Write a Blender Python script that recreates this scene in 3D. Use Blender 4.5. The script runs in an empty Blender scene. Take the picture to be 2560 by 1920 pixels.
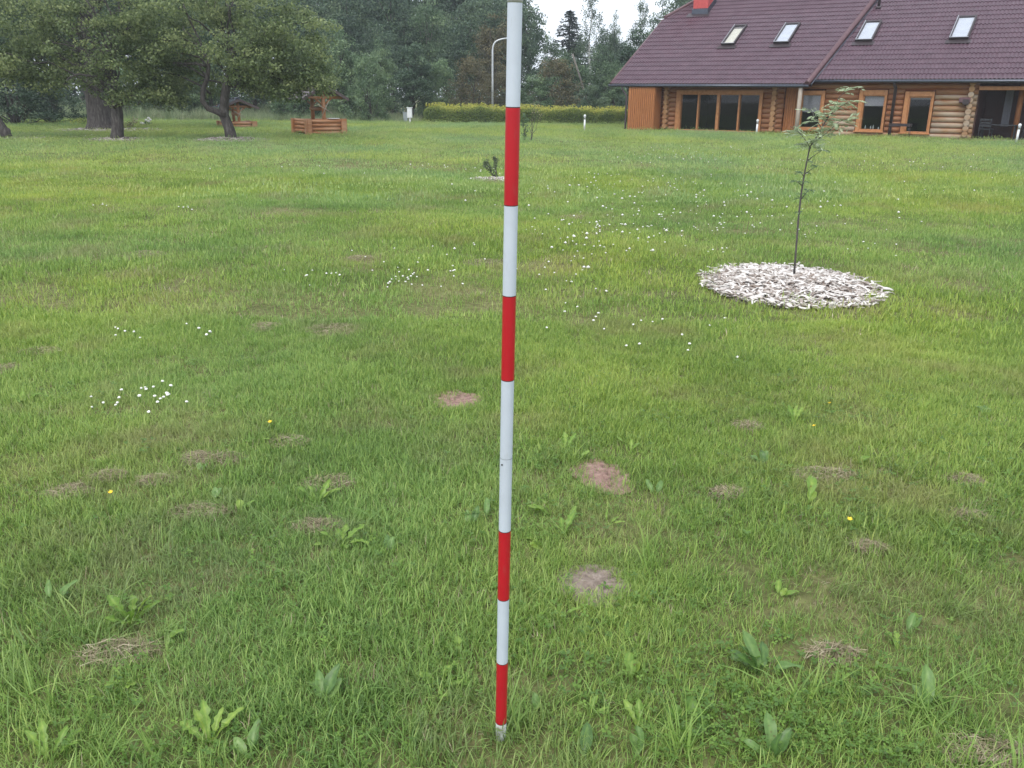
import bpy, math, random
import numpy as np
from mathutils import Vector, Matrix

R = math.radians
scene = bpy.context.scene
col = scene.collection
rng = np.random.default_rng(11)
random.seed(11)

# ------------------------------------------------------------------ camera
EYE = np.array([0.0, 0.0, 1.67])
FOC = 2150.0 / 2560.0                      # focal length in picture widths
PITCH = math.atan(720.0 / 2150.0)
ROLL = 0.008
fw = np.array([0, math.cos(PITCH), -math.sin(PITCH)])
up0 = np.array([0, math.sin(PITCH), math.cos(PITCH)])
rt0 = np.array([1.0, 0, 0])
cr, sr = math.cos(ROLL), math.sin(ROLL)
upv = up0 * cr - rt0 * sr
rtv = rt0 * cr + up0 * sr
cam_data = bpy.data.cameras.new('camera')
cam_data.sensor_width = 36.0
cam_data.lens = 36.0 * FOC
cam_data.clip_start = 0.05
cam_data.clip_end = 1500.0
cam = bpy.data.objects.new('camera', cam_data)
col.objects.link(cam)
m3 = Matrix(((rtv[0], upv[0], -fw[0]), (rtv[1], upv[1], -fw[1]), (rtv[2], upv[2], -fw[2])))
cam.matrix_world = Matrix.Translation(Vector(EYE)) @ m3.to_4x4()
scene.camera = cam

# ------------------------------------------------------------------ light
SUN_EL, SUN_AZ = R(55), R(205)             # soft sun behind the camera, to its left
world = bpy.data.worlds.new('World')
scene.world = world
world.use_nodes = True
nt = world.node_tree
nt.nodes.clear()
n_out = nt.nodes.new('ShaderNodeOutputWorld')
n_bg = nt.nodes.new('ShaderNodeBackground')
n_sky = nt.nodes.new('ShaderNodeTexSky')
n_sky.sky_type = 'NISHITA'
n_sky.sun_disc = False
n_sky.sun_elevation = SUN_EL
n_sky.sun_rotation = SUN_AZ
n_sky.air_density = 1.0
n_sky.dust_density = 3.0
n_mix = nt.nodes.new('ShaderNodeMix')
n_mix.data_type = 'RGBA'
n_mix.inputs['Factor'].default_value = 0.85
n_mix.inputs[7].default_value = (9.6, 10.3, 11.3, 1)     # the even white cloud cover
nt.links.new(n_sky.outputs['Color'], n_mix.inputs[6])
nt.links.new(n_mix.outputs[2], n_bg.inputs['Color'])
n_bg.inputs['Strength'].default_value = 0.10
nt.links.new(n_bg.outputs['Background'], n_out.inputs['Surface'])

sun_data = bpy.data.lights.new('sun', 'SUN')
sun_data.energy = 1.5
sun_data.angle = R(35)
sun_data.color = (1.0, 0.95, 0.88)
sun = bpy.data.objects.new('sun', sun_data)
col.objects.link(sun)
sd = Vector((math.sin(SUN_AZ) * math.cos(SUN_EL), math.cos(SUN_AZ) * math.cos(SUN_EL), math.sin(SUN_EL)))
sun.rotation_euler = sd.to_track_quat('Z', 'Y').to_euler()

vs = scene.view_settings
vs.view_transform = 'Standard'
vs.look = 'None'
vs.exposure = 0.6
vs.gamma = 1.0
vs.use_curve_mapping = False
scene.cycles.max_bounces = 6
scene.cycles.diffuse_bounces = 3
scene.cycles.glossy_bounces = 3
scene.cycles.transmission_bounces = 4
scene.cycles.transparent_max_bounces = 6
scene.cycles.use_denoising = False if not hasattr(scene.cycles, 'use_denoising') else scene.cycles.use_denoising

# ------------------------------------------------------------------ helpers
def tag(o, label=None, cat=None, group=None, kind=None):
    if label: o['label'] = label
    if cat: o['category'] = cat
    if group: o['group'] = group
    if kind: o['kind'] = kind
    return o

def empty(name, loc=(0, 0, 0), rz=0.0, parent=None):
    o = bpy.data.objects.new(name, None)
    o.empty_display_size = 0.2
    col.objects.link(o)
    o.location = loc
    o.rotation_euler = (0, 0, rz)
    if parent: o.parent = parent
    return o

def link(name, me, parent=None, loc=None, rot=None, scale=None):
    o = bpy.data.objects.new(name, me)
    col.objects.link(o)
    if parent: o.parent = parent
    if loc is not None: o.location = loc
    if rot is not None: o.rotation_euler = rot
    if scale is not None: o.scale = scale
    return o

def copy_tree(o, parent=None):
    c = o.copy()
    col.objects.link(c)
    c.parent = parent
    for ch in o.children:
        copy_tree(ch, c)
    return c

def np_mesh(name, verts, faces, mat, tint=None, smooth=False):
    """mesh from numpy arrays; faces (m,k) with one k."""
    me = bpy.data.meshes.new(name)
    verts = np.asarray(verts, dtype=np.float32)
    faces = np.asarray(faces, dtype=np.int32)
    m, k = faces.shape
    me.vertices.add(len(verts))
    me.vertices.foreach_set('co', verts.ravel())
    me.loops.add(m * k)
    me.loops.foreach_set('vertex_index', faces.ravel())
    me.polygons.add(m)
    me.polygons.foreach_set('loop_start', np.arange(0, m * k, k, dtype=np.int32))
    me.polygons.foreach_set('loop_total', np.full(m, k, dtype=np.int32))
    if smooth:
        me.polygons.foreach_set('use_smooth', np.ones(m, dtype=bool))
    if tint is not None:
        a = me.attributes.new('tint', 'FLOAT', 'POINT')
        a.data.foreach_set('value', np.asarray(tint, dtype=np.float32))
    me.materials.append(mat)
    me.update()
    me.validate()
    return me

class MB:
    """collects simple solids, then becomes one mesh"""
    def __init__(self):
        self.v, self.f, self.s = [], [], []
    def add(self, vs, fs, smooth=False):
        n = len(self.v)
        self.v += [tuple(map(float, p)) for p in vs]
        for f in fs:
            self.f.append(tuple(n + i for i in f))
            self.s.append(smooth)
        return self
    def box(self, x0, x1, y0, y1, z0, z1):
        vs = [(x0, y0, z0), (x1, y0, z0), (x1, y1, z0), (x0, y1, z0), (x0, y0, z1), (x1, y0, z1), (x1, y1, z1), (x0, y1, z1)]
        return self.add(vs, [(0, 3, 2, 1), (4, 5, 6, 7), (0, 1, 5, 4), (1, 2, 6, 5), (2, 3, 7, 6), (3, 0, 4, 7)])
    def bbox(self, x0, x1, y0, y1, z0, z1, b=0.01):
        """box with chamfered edges (along its longest axis)"""
        d = [x1 - x0, y1 - y0, z1 - z0]
        b = min(b, min(d) * 0.3)
        ax = d.index(max(d))
        lo, hi = [x0, y0, z0], [x1, y1, z1]
        i, j = (ax + 1) % 3, (ax + 2) % 3
        prof = [(lo[i] + b, lo[j]), (hi[i] - b, lo[j]), (hi[i], lo[j] + b), (hi[i], hi[j] - b), (hi[i] - b, hi[j]), (lo[i] + b, hi[j]), (lo[i], hi[j] - b), (lo[i], lo[j] + b)]
        vs = []
        for e in (lo[ax], hi[ax]):
            for p, q in prof:
                c = [0, 0, 0]; c[ax] = e; c[i] = p; c[j] = q
                vs.append(tuple(c))
        fs = [(k, (k + 1) % 8, 8 + (k + 1) % 8, 8 + k) for k in range(8)]
        fs += [tuple(range(7, -1, -1)), tuple(range(8, 16))]
        return self.add(vs, fs)
    def tube(self, pts, rad, n=8, caps=True, smooth=True):
        pts = [np.array(p, dtype=float) for p in pts]
        if not hasattr(rad, '__len__'): rad = [rad] * len(pts)
        vs, fs = [], []
        ref = np.array([0.0, 0.0, 1.0])
        d0 = pts[-1] - pts[0]
        if abs(d0[2]) > 0.8 * np.linalg.norm(d0): ref = np.array([1.0, 0.0, 0.0])
        for k, p in enumerate(pts):
            d = pts[min(k + 1, len(pts) - 1)] - pts[max(k - 1, 0)]
            d = d / (np.linalg.norm(d) + 1e-9)
            a = np.cross(d, ref); a /= np.linalg.norm(a) + 1e-9
            b = np.cross(d, a)
            for q in range(n):
                t = 2 * math.pi * q / n
                vs.append(p + (a * math.cos(t) + b * math.sin(t)) * rad[k])
        for k in range(len(pts) - 1):
            for q in range(n):
                q2 = (q + 1) % n
                fs.append((k * n + q, k * n + q2, (k + 1) * n + q2, (k + 1) * n + q))
        self.add(vs, fs, smooth)
        if caps:
            n0 = len(self.v) - len(vs)
            self.f.append(tuple(n0 + q for q in range(n - 1, -1, -1))); self.s.append(False)
            self.f.append(tuple(n0 + (len(pts) - 1) * n + q for q in range(n))); self.s.append(False)
        return self
    def lathe(self, prof, n=16, c=(0, 0, 0), smooth=True):
        vs, fs = [], []
        for r, z in prof:
            for q in range(n):
                t = 2 * math.pi * q / n
                vs.append((c[0] + r * math.cos(t), c[1] + r * math.sin(t), c[2] + z))
        for k in range(len(prof) - 1):
            for q in range(n):
                q2 = (q + 1) % n
                fs.append((k * n + q, k * n + q2, (k + 1) * n + q2, (k + 1) * n + q))
        fs.append(tuple(range(n - 1, -1, -1)))
        fs.append(tuple((len(prof) - 1) * n + q for q in range(n)))
        return self.add(vs, fs, smooth)
    def mesh(self, name, mat):
        me = bpy.data.meshes.new(name)
        me.from_pydata(self.v, [], self.f)
        me.polygons.foreach_set('use_smooth', self.s)
        for mt in (mat if isinstance(mat, (list, tuple)) else [mat]):
            me.materials.append(mt)
        me.update()
        return me
    def build(self, name, mat, parent=None, loc=None, rot=None):
        return link(name, self.mesh(name, mat), parent, loc, rot)

# ------------------------------------------------------------------ ground shape
def zt(x, y):
    x = np.asarray(x, dtype=float); y = np.asarray(y, dtype=float)
    near = 0.012 * np.sin(2.3 * x + 0.7) * np.sin(1.9 * y + 0.4) + 0.008 * np.sin(4.1 * x - 1.3 * y)
    ramp = np.clip((y - 6) / 6, 0, 1) * np.clip((30 - y) / 10, 0, 1)
    ridge = 0.045 * np.sin(0.42 * x + 1.25 * y + 0.6 * np.sin(0.5 * x)) * np.clip((2.0 - x) / 6, 0, 1) + 0.02 * np.sin(0.7 * x - 0.6 * y)
    return near * np.clip((14 - y) / 8, 0, 1) + ramp * ridge

def ray(px, py):
    d = fw + rtv * ((px - 1280) / 2150.0) - upv * ((py - 960) / 2150.0)
    return d / np.linalg.norm(d)

def G(px, py):
    """ground point seen at a pixel of the photograph"""
    d = ray(px, py)
    z = 0.0
    for _ in range(4):
        p = EYE + d * ((z - EYE[2]) / d[2])
        z = float(zt(p[0], p[1]))
    return np.array([p[0], p[1], z])

# ------------------------------------------------------------------ materials
def new_mat(name):
    m = bpy.data.materials.new(name)
    m.use_nodes = True
    t = m.node_tree
    return m, t, t.nodes['Principled BSDF'], t.nodes['Material Output']

def noise_ramp(t, stops, scale=5.0, detail=4.0, coord='Object', stretch=None, rough=0.6, src=None):
    """noise -> colour ramp; returns colour socket and noise factor socket"""
    if src is None:
        tc = t.nodes.new('ShaderNodeTexCoord')
        src = tc.outputs[coord]
        if coord == 'World':
            pass
    if stretch:
        mp = t.nodes.new('ShaderNodeMapping')
        mp.inputs['Scale'].default_value = stretch
        t.links.new(src, mp.inputs['Vector'])
        src = mp.outputs['Vector']
    nz = t.nodes.new('ShaderNodeTexNoise')
    nz.inputs['Scale'].default_value = scale
    nz.inputs['Detail'].default_value = detail
    nz.inputs['Roughness'].default_value = rough
    t.links.new(src, nz.inputs['Vector'])
    rp = t.nodes.new('ShaderNodeValToRGB')
    el = rp.color_ramp.elements
    while len(el) < len(stops): el.new(0.5)
    for e, (p, c) in zip(el, stops):
        e.position = p
        e.color = (c[0], c[1], c[2], 1)
    t.links.new(nz.outputs['Fac'], rp.inputs['Fac'])
    return rp.outputs['Color'], nz.outputs['Fac']

def bump(t, bsdf, fac, strength=0.3, dist=0.01):
    b = t.nodes.new('ShaderNodeBump')
    b.inputs['Strength'].default_value = strength
    b.inputs['Distance'].default_value = dist
    t.links.new(fac, b.inputs['Height'])
    t.links.new(b.outputs['Normal'], bsdf.inputs['Normal'])

def surf(name, stops, scale=5.0, rough=0.6, coord='Object', stretch=None, bmp=0.2, bdist=0.01, metal=0.0, spec=0.5, detail=4.0):
    m, t, b, o = new_mat(name)
    c, f = noise_ramp(t, stops, scale, detail, coord, stretch)
    t.links.new(c, b.inputs['Base Color'])
    b.inputs['Roughness'].default_value = rough
    b.inputs['Metallic'].default_value = metal
    b.inputs['Specular IOR Level'].default_value = spec
    if bmp: bump(t, b, f, bmp, bdist)
    return m

def leaf_mat(name, dark, mid, light, transl=0.3, rough=0.5, wnoise=0.0, spec=0.35, obj_rand=0.0, thatch=None, mottle=False):
    """leaf colour by the tint of each clump of leaves, plus a broad world-space drift"""
    m, t, b, o = new_mat(name)
    at = t.nodes.new('ShaderNodeAttribute')
    at.attribute_name = 'tint'
    fac = at.outputs['Fac']
    if wnoise:
        ge = t.nodes.new('ShaderNodeNewGeometry')
        nz = t.nodes.new('ShaderNodeTexNoise')
        nz.inputs['Scale'].default_value = wnoise
        nz.inputs['Detail'].default_value = 3
        t.links.new(ge.outputs['Position'], nz.inputs['Vector'])
        ma = t.nodes.new('ShaderNodeMath'); ma.operation = 'MULTIPLY_ADD'
        t.links.new(nz.outputs['Fac'], ma.inputs[0]); ma.inputs[1].default_value = 1.2; ma.inputs[2].default_value = -0.6
        mb = t.nodes.new('ShaderNodeMath'); mb.operation = 'ADD'
        t.links.new(fac, mb.inputs[0]); t.links.new(ma.outputs[0], mb.inputs[1])
        fac = mb.outputs[0]
    if obj_rand:
        oi = t.nodes.new('ShaderNodeObjectInfo')
        ma = t.nodes.new('ShaderNodeMath'); ma.operation = 'MULTIPLY_ADD'
        t.links.new(oi.outputs['Random'], ma.inputs[0]); ma.inputs[1].default_value = obj_rand; ma.inputs[2].default_value = -obj_rand / 2
        mb = t.nodes.new('ShaderNodeMath'); mb.operation = 'ADD'
        t.links.new(fac, mb.inputs[0]); t.links.new(ma.outputs[0], mb.inputs[1])
        fac = mb.outputs[0]
    rp = t.nodes.new('ShaderNodeValToRGB')
    el = rp.color_ramp.elements
    el.new(0.5)
    for e, p, c in zip(el, (0.05, 0.5, 0.95), (dark, mid, light)):
        e.position = p; e.color = (*c, 1)
    t.links.new(fac, rp.inputs['Fac'])
    colour = rp.outputs['Color']
    if thatch:
        # worn, yellowed patches of the sward
        n2 = t.nodes.new('ShaderNodeTexNoise'); n2.inputs['Scale'].default_value = 0.9; n2.inputs['Detail'].default_value = 5; n2.inputs['Roughness'].default_value = 0.65
        t.links.new(ge.outputs['Position'], n2.inputs['Vector'])
        mr = t.nodes.new('ShaderNodeMapRange'); mr.inputs['From Min'].default_value = 0.50; mr.inputs['From Max'].default_value = 0.74
        mr.inputs['To Max'].default_value = 0.75
        t.links.new(n2.outputs['Fac'], mr.inputs['Value'])
        m2 = t.nodes.new('ShaderNodeMix'); m2.data_type = 'RGBA'
        t.links.new(mr.outputs[0], m2.inputs['Factor']); t.links.new(colour, m2.inputs[6]); m2.inputs[7].default_value = (*thatch, 1)
        # broad drift between bluish and yellowish green
        n3 = t.nodes.new('ShaderNodeTexNoise'); n3.inputs['Scale'].default_value = 0.16; n3.inputs['Detail'].default_value = 2
        t.links.new(ge.outputs['Position'], n3.inputs['Vector'])
        m3_ = t.nodes.new('ShaderNodeMix'); m3_.data_type = 'RGBA'; m3_.blend_type = 'MULTIPLY'; m3_.inputs['Factor'].default_value = 1
        rp3 = t.nodes.new('ShaderNodeValToRGB')
        rp3.color_ramp.elements[0].position = 0.36; rp3.color_ramp.elements[0].color = (0.82, 0.94, 1.18, 1)
        rp3.color_ramp.elements[1].position = 0.62; rp3.color_ramp.elements[1].color = (1.08, 1.05, 0.85, 1)
        t.links.new(n3.outputs['Fac'], rp3.inputs['Fac'])
        t.links.new(m2.outputs[2], m3_.inputs[6]); t.links.new(rp3.outputs['Color'], m3_.inputs[7])
        colour = m3_.outputs[2]
    if mottle:
        # brown nibbled spots and paler blotches of old leaves
        tc = t.nodes.new('ShaderNodeNewGeometry')
        n4 = t.nodes.new('ShaderNodeTexNoise'); n4.inputs['Scale'].default_value = 75; n4.inputs['Detail'].default_value = 4
        t.links.new(tc.outputs['Position'], n4.inputs['Vector'])
        r4 = t.nodes.new('ShaderNodeValToRGB')
        e4 = r4.color_ramp.elements; e4.new(0.5); e4.new(0.5)
        for e, ps, cc in zip(e4, (0.28, 0.36, 0.6, 0.75), ((0.75, 0.42, 0.4), (0.86, 0.88, 0.9), (1.05, 1.05, 1.0), (1.25, 1.18, 1.1))):
            e.position = ps; e.color = (*cc, 1)
        t.links.new(n4.outputs['Fac'], r4.inputs['Fac'])
        m4 = t.nodes.new('ShaderNodeMix'); m4.data_type = 'RGBA'; m4.blend_type = 'MULTIPLY'; m4.inputs['Factor'].default_value = 1
        t.links.new(colour, m4.inputs[6]); t.links.new(r4.outputs['Color'], m4.inputs[7])
        colour = m4.outputs[2]
    t.links.new(colour, b.inputs['Base Color'])
    b.inputs['Roughness'].default_value = rough
    b.inputs['Specular IOR Level'].default_value = spec
    tr = t.nodes.new('ShaderNodeBsdfTranslucent')
    t.links.new(colour, tr.inputs['Color'])
    mx = t.nodes.new('ShaderNodeMixShader')
    mx.inputs[0].default_value = transl
    t.links.new(b.outputs[0], mx.inputs[1]); t.links.new(tr.outputs[0], mx.inputs[2])
    t.links.new(mx.outputs[0], o.inputs['Surface'])
    return m

M = {}
M['bark'] = surf('bark', [(0.3, (0.03, 0.026, 0.024)), (0.55, (0.085, 0.075, 0.07)), (0.75, (0.16, 0.15, 0.14))], 14, 0.9, stretch=(1, 1, 0.25), bmp=0.9, bdist=0.03)
M['bark_pale'] = surf('bark_pale', [(0.3, (0.10, 0.09, 0.08)), (0.6, (0.20, 0.19, 0.17)), (0.8, (0.30, 0.29, 0.26))], 10, 0.9, bmp=0.5)
M['birch_bark'] = surf('birch_bark', [(0.36, (0.04, 0.04, 0.04)), (0.46, (0.5, 0.5, 0.48)), (0.7, (0.62, 0.62, 0.6))], 4, 0.8, stretch=(1, 1, 2.2), bmp=0.2)
M['twig'] = surf('twig', [(0.3, (0.05, 0.045, 0.045)), (0.7, (0.11, 0.095, 0.09))], 20, 0.85)
M['apple_leaf'] = leaf_mat('apple_leaf', (0.075, 0.112, 0.050), (0.178, 0.236, 0.098), (0.34, 0.39, 0.17), 0.38, 0.5)
M['forest_leaf'] = leaf_mat('forest_leaf', (0.042, 0.074, 0.050), (0.088, 0.145, 0.088), (0.165, 0.23, 0.128), 0.25, 0.55, obj_rand=0.45)
M['bush_leaf'] = leaf_mat('bush_leaf', (0.06, 0.105, 0.056), (0.132, 0.21, 0.112), (0.245, 0.335, 0.17), 0.3, 0.55, obj_rand=0.35)
M['rust_leaf'] = leaf_mat('rust_leaf', (0.075, 0.075, 0.042), (0.145, 0.135, 0.074), (0.24, 0.205, 0.11), 0.25, 0.6, obj_rand=0.2)
M['needle'] = leaf_mat('needle', (0.022, 0.036, 0.034), (0.042, 0.064, 0.055), (0.07, 0.1, 0.078), 0.1, 0.6, obj_rand=0.3)
M['hedge_leaf'] = leaf_mat('hedge_leaf', (0.075, 0.125, 0.035), (0.21, 0.28, 0.065), (0.58, 0.55, 0.12), 0.35, 0.5)
M['sapling_leaf'] = leaf_mat('sapling_leaf', (0.22, 0.29, 0.17), (0.37, 0.45, 0.28), (0.53, 0.60, 0.41), 0.35, 0.5)
M['grass_blade'] = leaf_mat('grass_blade', (0.125, 0.205, 0.046), (0.265, 0.390, 0.080), (0.45, 0.53, 0.13), 0.38, 0.45, wnoise=0.55, spec=0.4, thatch=(0.36, 0.30, 0.15))
M['grass_far'] = leaf_mat('grass_far', (0.17, 0.26, 0.080), (0.31, 0.43, 0.125), (0.48, 0.56, 0.18), 0.38, 0.45, wnoise=0.4, spec=0.4, thatch=(0.40, 0.36, 0.20))  # lighter than grass_blade: grazing sheen of the distant lawn put into the colour
M['tall_grass'] = leaf_mat('tall_grass', (0.15, 0.21, 0.115), (0.26, 0.335, 0.18), (0.42, 0.44, 0.29), 0.35, 0.6, wnoise=0.4)
M['weed_leaf'] = leaf_mat('weed_leaf', (0.09, 0.18, 0.032), (0.175, 0.30, 0.05), (0.30, 0.42, 0.085), 0.35, 0.4, spec=0.4, mottle=True)
M['dock_leaf'] = leaf_mat('dock_leaf', (0.08, 0.16, 0.045), (0.145, 0.26, 0.07), (0.235, 0.36, 0.12), 0.35, 0.38, spec=0.45, mottle=True)
M['straw'] = leaf_mat('straw', (0.17, 0.14, 0.085), (0.36, 0.3, 0.19), (0.58, 0.51, 0.37), 0.2, 0.7)
M['chip'] = leaf_mat('chip', (0.19, 0.14, 0.11), (0.50, 0.455, 0.42), (0.75, 0.715, 0.68), 0.0, 0.8, spec=0.2)
M['old_chip'] = leaf_mat('old_chip', (0.16, 0.12, 0.10), (0.38, 0.335, 0.305), (0.58, 0.54, 0.51), 0.0, 0.85, spec=0.2)
M['pine_needle'] = leaf_mat('pine_needle', (0.07, 0.098, 0.06), (0.12, 0.16, 0.095), (0.19, 0.24, 0.14), 0.15, 0.6)
M['mulch_bed'] = surf('mulch_bed', [(0.3, (0.07, 0.05, 0.04)), (0.5, (0.20, 0.16, 0.14)), (0.7, (0.34, 0.30, 0.27))], 40, 0.95, bmp=0.8, bdist=0.02)
M['soil'] = surf('soil', [(0.25, (0.10, 0.058, 0.046)), (0.5, (0.27, 0.168, 0.136)), (0.75, (0.40, 0.275, 0.23))], 30, 0.95, bmp=1.0, bdist=0.02, coord='Object', detail=8)
M['soil_grey'] = surf('soil_grey', [(0.25, (0.11, 0.085, 0.068)), (0.5, (0.24, 0.19, 0.155)), (0.75, (0.36, 0.30, 0.255))], 30, 0.95, bmp=1.0, bdist=0.02, coord='Object', detail=8)
M['white_petal'] = surf('white_petal', [(0.3, (0.72, 0.70, 0.66)), (0.7, (0.85, 0.84, 0.82))], 60, 0.7, bmp=0)
M['yellow_petal'] = surf('yellow_petal', [(0.3, (0.75, 0.48, 0.02)), (0.7, (0.85, 0.62, 0.03))], 60, 0.5, bmp=0)
def scuffed(name, base, dirt, rough):
    m, t, b, o = new_mat(name)
    c1, f1 = noise_ramp(t, [(0.3, tuple(x * .93 for x in base)), (0.7, tuple(min(1, x * 1.05) for x in base))], 9, 6)
    c2, f2 = noise_ramp(t, [(0.60, (0, 0, 0)), (0.70, (1, 1, 1))], 26, 8, 'Object', (1.6, 1.6, .5))
    mu = t.nodes.new('ShaderNodeMath'); mu.operation = 'MULTIPLY'; mu.inputs[1].default_value = 0.35
    t.links.new(c2, mu.inputs[0])
    mx = t.nodes.new('ShaderNodeMix'); mx.data_type = 'RGBA'
    t.links.new(mu.outputs[0], mx.inputs['Factor']); t.links.new(c1, mx.inputs[6]); mx.inputs[7].default_value = (*dirt, 1)
    t.links.new(mx.outputs[2], b.inputs['Base Color'])
    b.inputs['Roughness'].default_value = rough
    bump(t, b, f2, 0.05, 0.002)
    return m
M['white_paint'] = scuffed('white_paint', (0.53, 0.585, 0.665), (0.36, 0.37, 0.36), 0.40)
M['tip_paint'] = surf('tip_paint', [(0.35, (0.16, 0.16, 0.11)), (0.5, (0.38, 0.41, 0.37)), (0.7, (0.55, 0.58, 0.57))], 40, 0.6, bmp=0.1)
M['red_paint'] = scuffed('red_paint', (0.46, 0.011, 0.022), (0.36, 0.05, 0.05), 0.34)
M['dark_ring'] = surf('dark_ring', [(0.3, (0.04, 0.01, 0.015)), (0.7, (0.07, 0.02, 0.025))], 20, 0.5, bmp=0)
M['steel'] = surf('steel', [(0.3, (0.42, 0.44, 0.47)), (0.7, (0.56, 0.58, 0.60))], 20, 0.35, metal=0.8, bmp=0.05)
M['lamp_metal'] = surf('lamp_metal', [(0.3, (0.48, 0.5, 0.53)), (0.7, (0.62, 0.64, 0.66))], 12, 0.4, metal=0.4, bmp=0.05)
M['box_white'] = surf('box_white', [(0.3, (0.66, 0.68, 0.70)), (0.7, (0.76, 0.78, 0.80))], 6, 0.5, bmp=0.03)
M['box_grey'] = surf('box_grey', [(0.3, (0.22, 0.26, 0.27)), (0.7, (0.30, 0.34, 0.35))], 6, 0.5, bmp=0.03)
M['dark_metal'] = surf('dark_metal', [(0.3, (0.035, 0.026, 0.028)), (0.7, (0.06, 0.045, 0.05))], 14, 0.4, bmp=0.05, metal=0.3)
M['gutter'] = surf('gutter', [(0.3, (0.05, 0.055, 0.075)), (0.7, (0.09, 0.10, 0.13))], 14, 0.25, bmp=0.02, metal=0.4)
M['roof'] = surf('roof', [(0.25, (0.060, 0.028, 0.041)), (0.55, (0.086, 0.042, 0.060)), (0.8, (0.118, 0.064, 0.083))], 2.2, 0.42, bmp=0.05, spec=0.55, detail=8)
M['roof_cap'] = surf('roof_cap', [(0.25, (0.085, 0.040, 0.048)), (0.75, (0.135, 0.068, 0.076))], 6, 0.42, bmp=0.05)
M['chimney_red'] = surf('chimney_red', [(0.3, (0.42, 0.055, 0.055)), (0.7, (0.54, 0.09, 0.085))], 8, 0.6, bmp=0.1)
M['plank'] = surf('plank', [(0.25, (0.21, 0.072, 0.022)), (0.5, (0.36, 0.135, 0.042)), (0.8, (0.48, 0.20, 0.07))], 6, 0.6, stretch=(8, 8, 0.6), bmp=0.25, bdist=0.006)
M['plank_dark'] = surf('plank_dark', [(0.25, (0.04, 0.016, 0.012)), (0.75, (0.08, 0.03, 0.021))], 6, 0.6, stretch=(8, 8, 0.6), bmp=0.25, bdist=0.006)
M['frame'] = surf('frame', [(0.25, (0.29, 0.12, 0.044)), (0.5, (0.42, 0.185, 0.072)), (0.8, (0.50, 0.25, 0.105))], 7, 0.5, bmp=0.1)
M['grey_post'] = surf('grey_post', [(0.3, (0.26, 0.22, 0.18)), (0.7, (0.42, 0.37, 0.31))], 9, 0.8, stretch=(4, 4, 0.6), bmp=0.3)
M['concrete'] = surf('concrete', [(0.3, (0.20, 0.18, 0.17)), (0.7, (0.32, 0.30, 0.28))], 8, 0.9, bmp=0.3)
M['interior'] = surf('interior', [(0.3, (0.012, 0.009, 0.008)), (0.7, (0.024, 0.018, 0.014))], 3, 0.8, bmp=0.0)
M['blind'] = surf('blind', [(0.3, (0.19, 0.19, 0.215)), (0.7, (0.24, 0.24, 0.265))], 30, 0.8, bmp=0.0)
M['sky_blind'] = surf('sky_blind', [(0.3, (0.46, 0.48, 0.53)), (0.7, (0.56, 0.58, 0.63))], 4, 0.7, bmp=0.0)
M['cream'] = surf('cream', [(0.3, (0.56, 0.52, 0.40)), (0.7, (0.66, 0.62, 0.50))], 8, 0.6, bmp=0.0)
M['black_plastic'] = surf('black_plastic', [(0.3, (0.012, 0.012, 0.016)), (0.7, (0.025, 0.025, 0.03))], 20, 0.4, bmp=0.05)
M['table_top'] = surf('table_top', [(0.3, (0.03, 0.03, 0.04)), (0.7, (0.06, 0.06, 0.075))], 10, 0.12, bmp=0.0, spec=0.8)

def log_material(name, a, b, c, grey):
    """round log: grain along its own length, weathered grey on patches"""
    m, t, bs, o = new_mat(name)
    c1, f1 = noise_ramp(t, [(0.25, a), (0.5, b), (0.8, c)], 5.0, 6.0, 'Object', (0.5, 9, 9))
    c2, f2 = noise_ramp(t, [(0.4, (0, 0, 0)), (0.62, (1, 1, 1))], 1.1, 3.0, 'Object', (0.6, 1, 2.5))
    mx = t.nodes.new('ShaderNodeMix'); mx.data_type = 'RGBA'
    mu = t.nodes.new('ShaderNodeMath'); mu.operation = 'MULTIPLY'; mu.inputs[1].default_value = grey[3]
    t.links.new(c2, mu.inputs[0])
    t.links.new(mu.outputs[0], mx.inputs['Factor'])
    t.links.new(c1, mx.inputs[6]); mx.inputs[7].default_value = (grey[0], grey[1], grey[2], 1)
    t.links.new(mx.outputs[2], bs.inputs['Base Color'])
    bs.inputs['Roughness'].default_value = 0.6
    bump(t, bs, f1, 0.3, 0.006)
    return m
M['log'] = log_material('log', (0.15, 0.050, 0.018), (0.26, 0.100, 0.037), (0.35, 0.165, 0.068), (0.36, 0.25, 0.155, 0.25))
M['log_weathered'] = log_material('log_weathered', (0.19, 0.085, 0.036), (0.31, 0.175, 0.086), (0.39, 0.265, 0.155), (0.35, 0.29, 0.225, 0.85))
M['log_end'] = surf('log_end', [(0.3, (0.25, 0.115, 0.046)), (0.55, (0.36, 0.20, 0.095)), (0.8, (0.44, 0.28, 0.15))], 5, 0.7, bmp=0.2)
M['log_well'] = log_material('log_well', (0.22, 0.08, 0.03), (0.38, 0.16, 0.062), (0.47, 0.22, 0.09), (0.5, 0.33, 0.22, 0.5))
M['caulk'] = surf('caulk', [(0.3, (0.15, 0.042, 0.014)), (0.7, (0.22, 0.07, 0.024))], 20, 0.9, bmp=0)
M['well_roof'] = surf('well_roof', [(0.3, (0.06, 0.04, 0.04)), (0.7, (0.11, 0.08, 0.08))], 7, 0.5, bmp=0.1)

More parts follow.
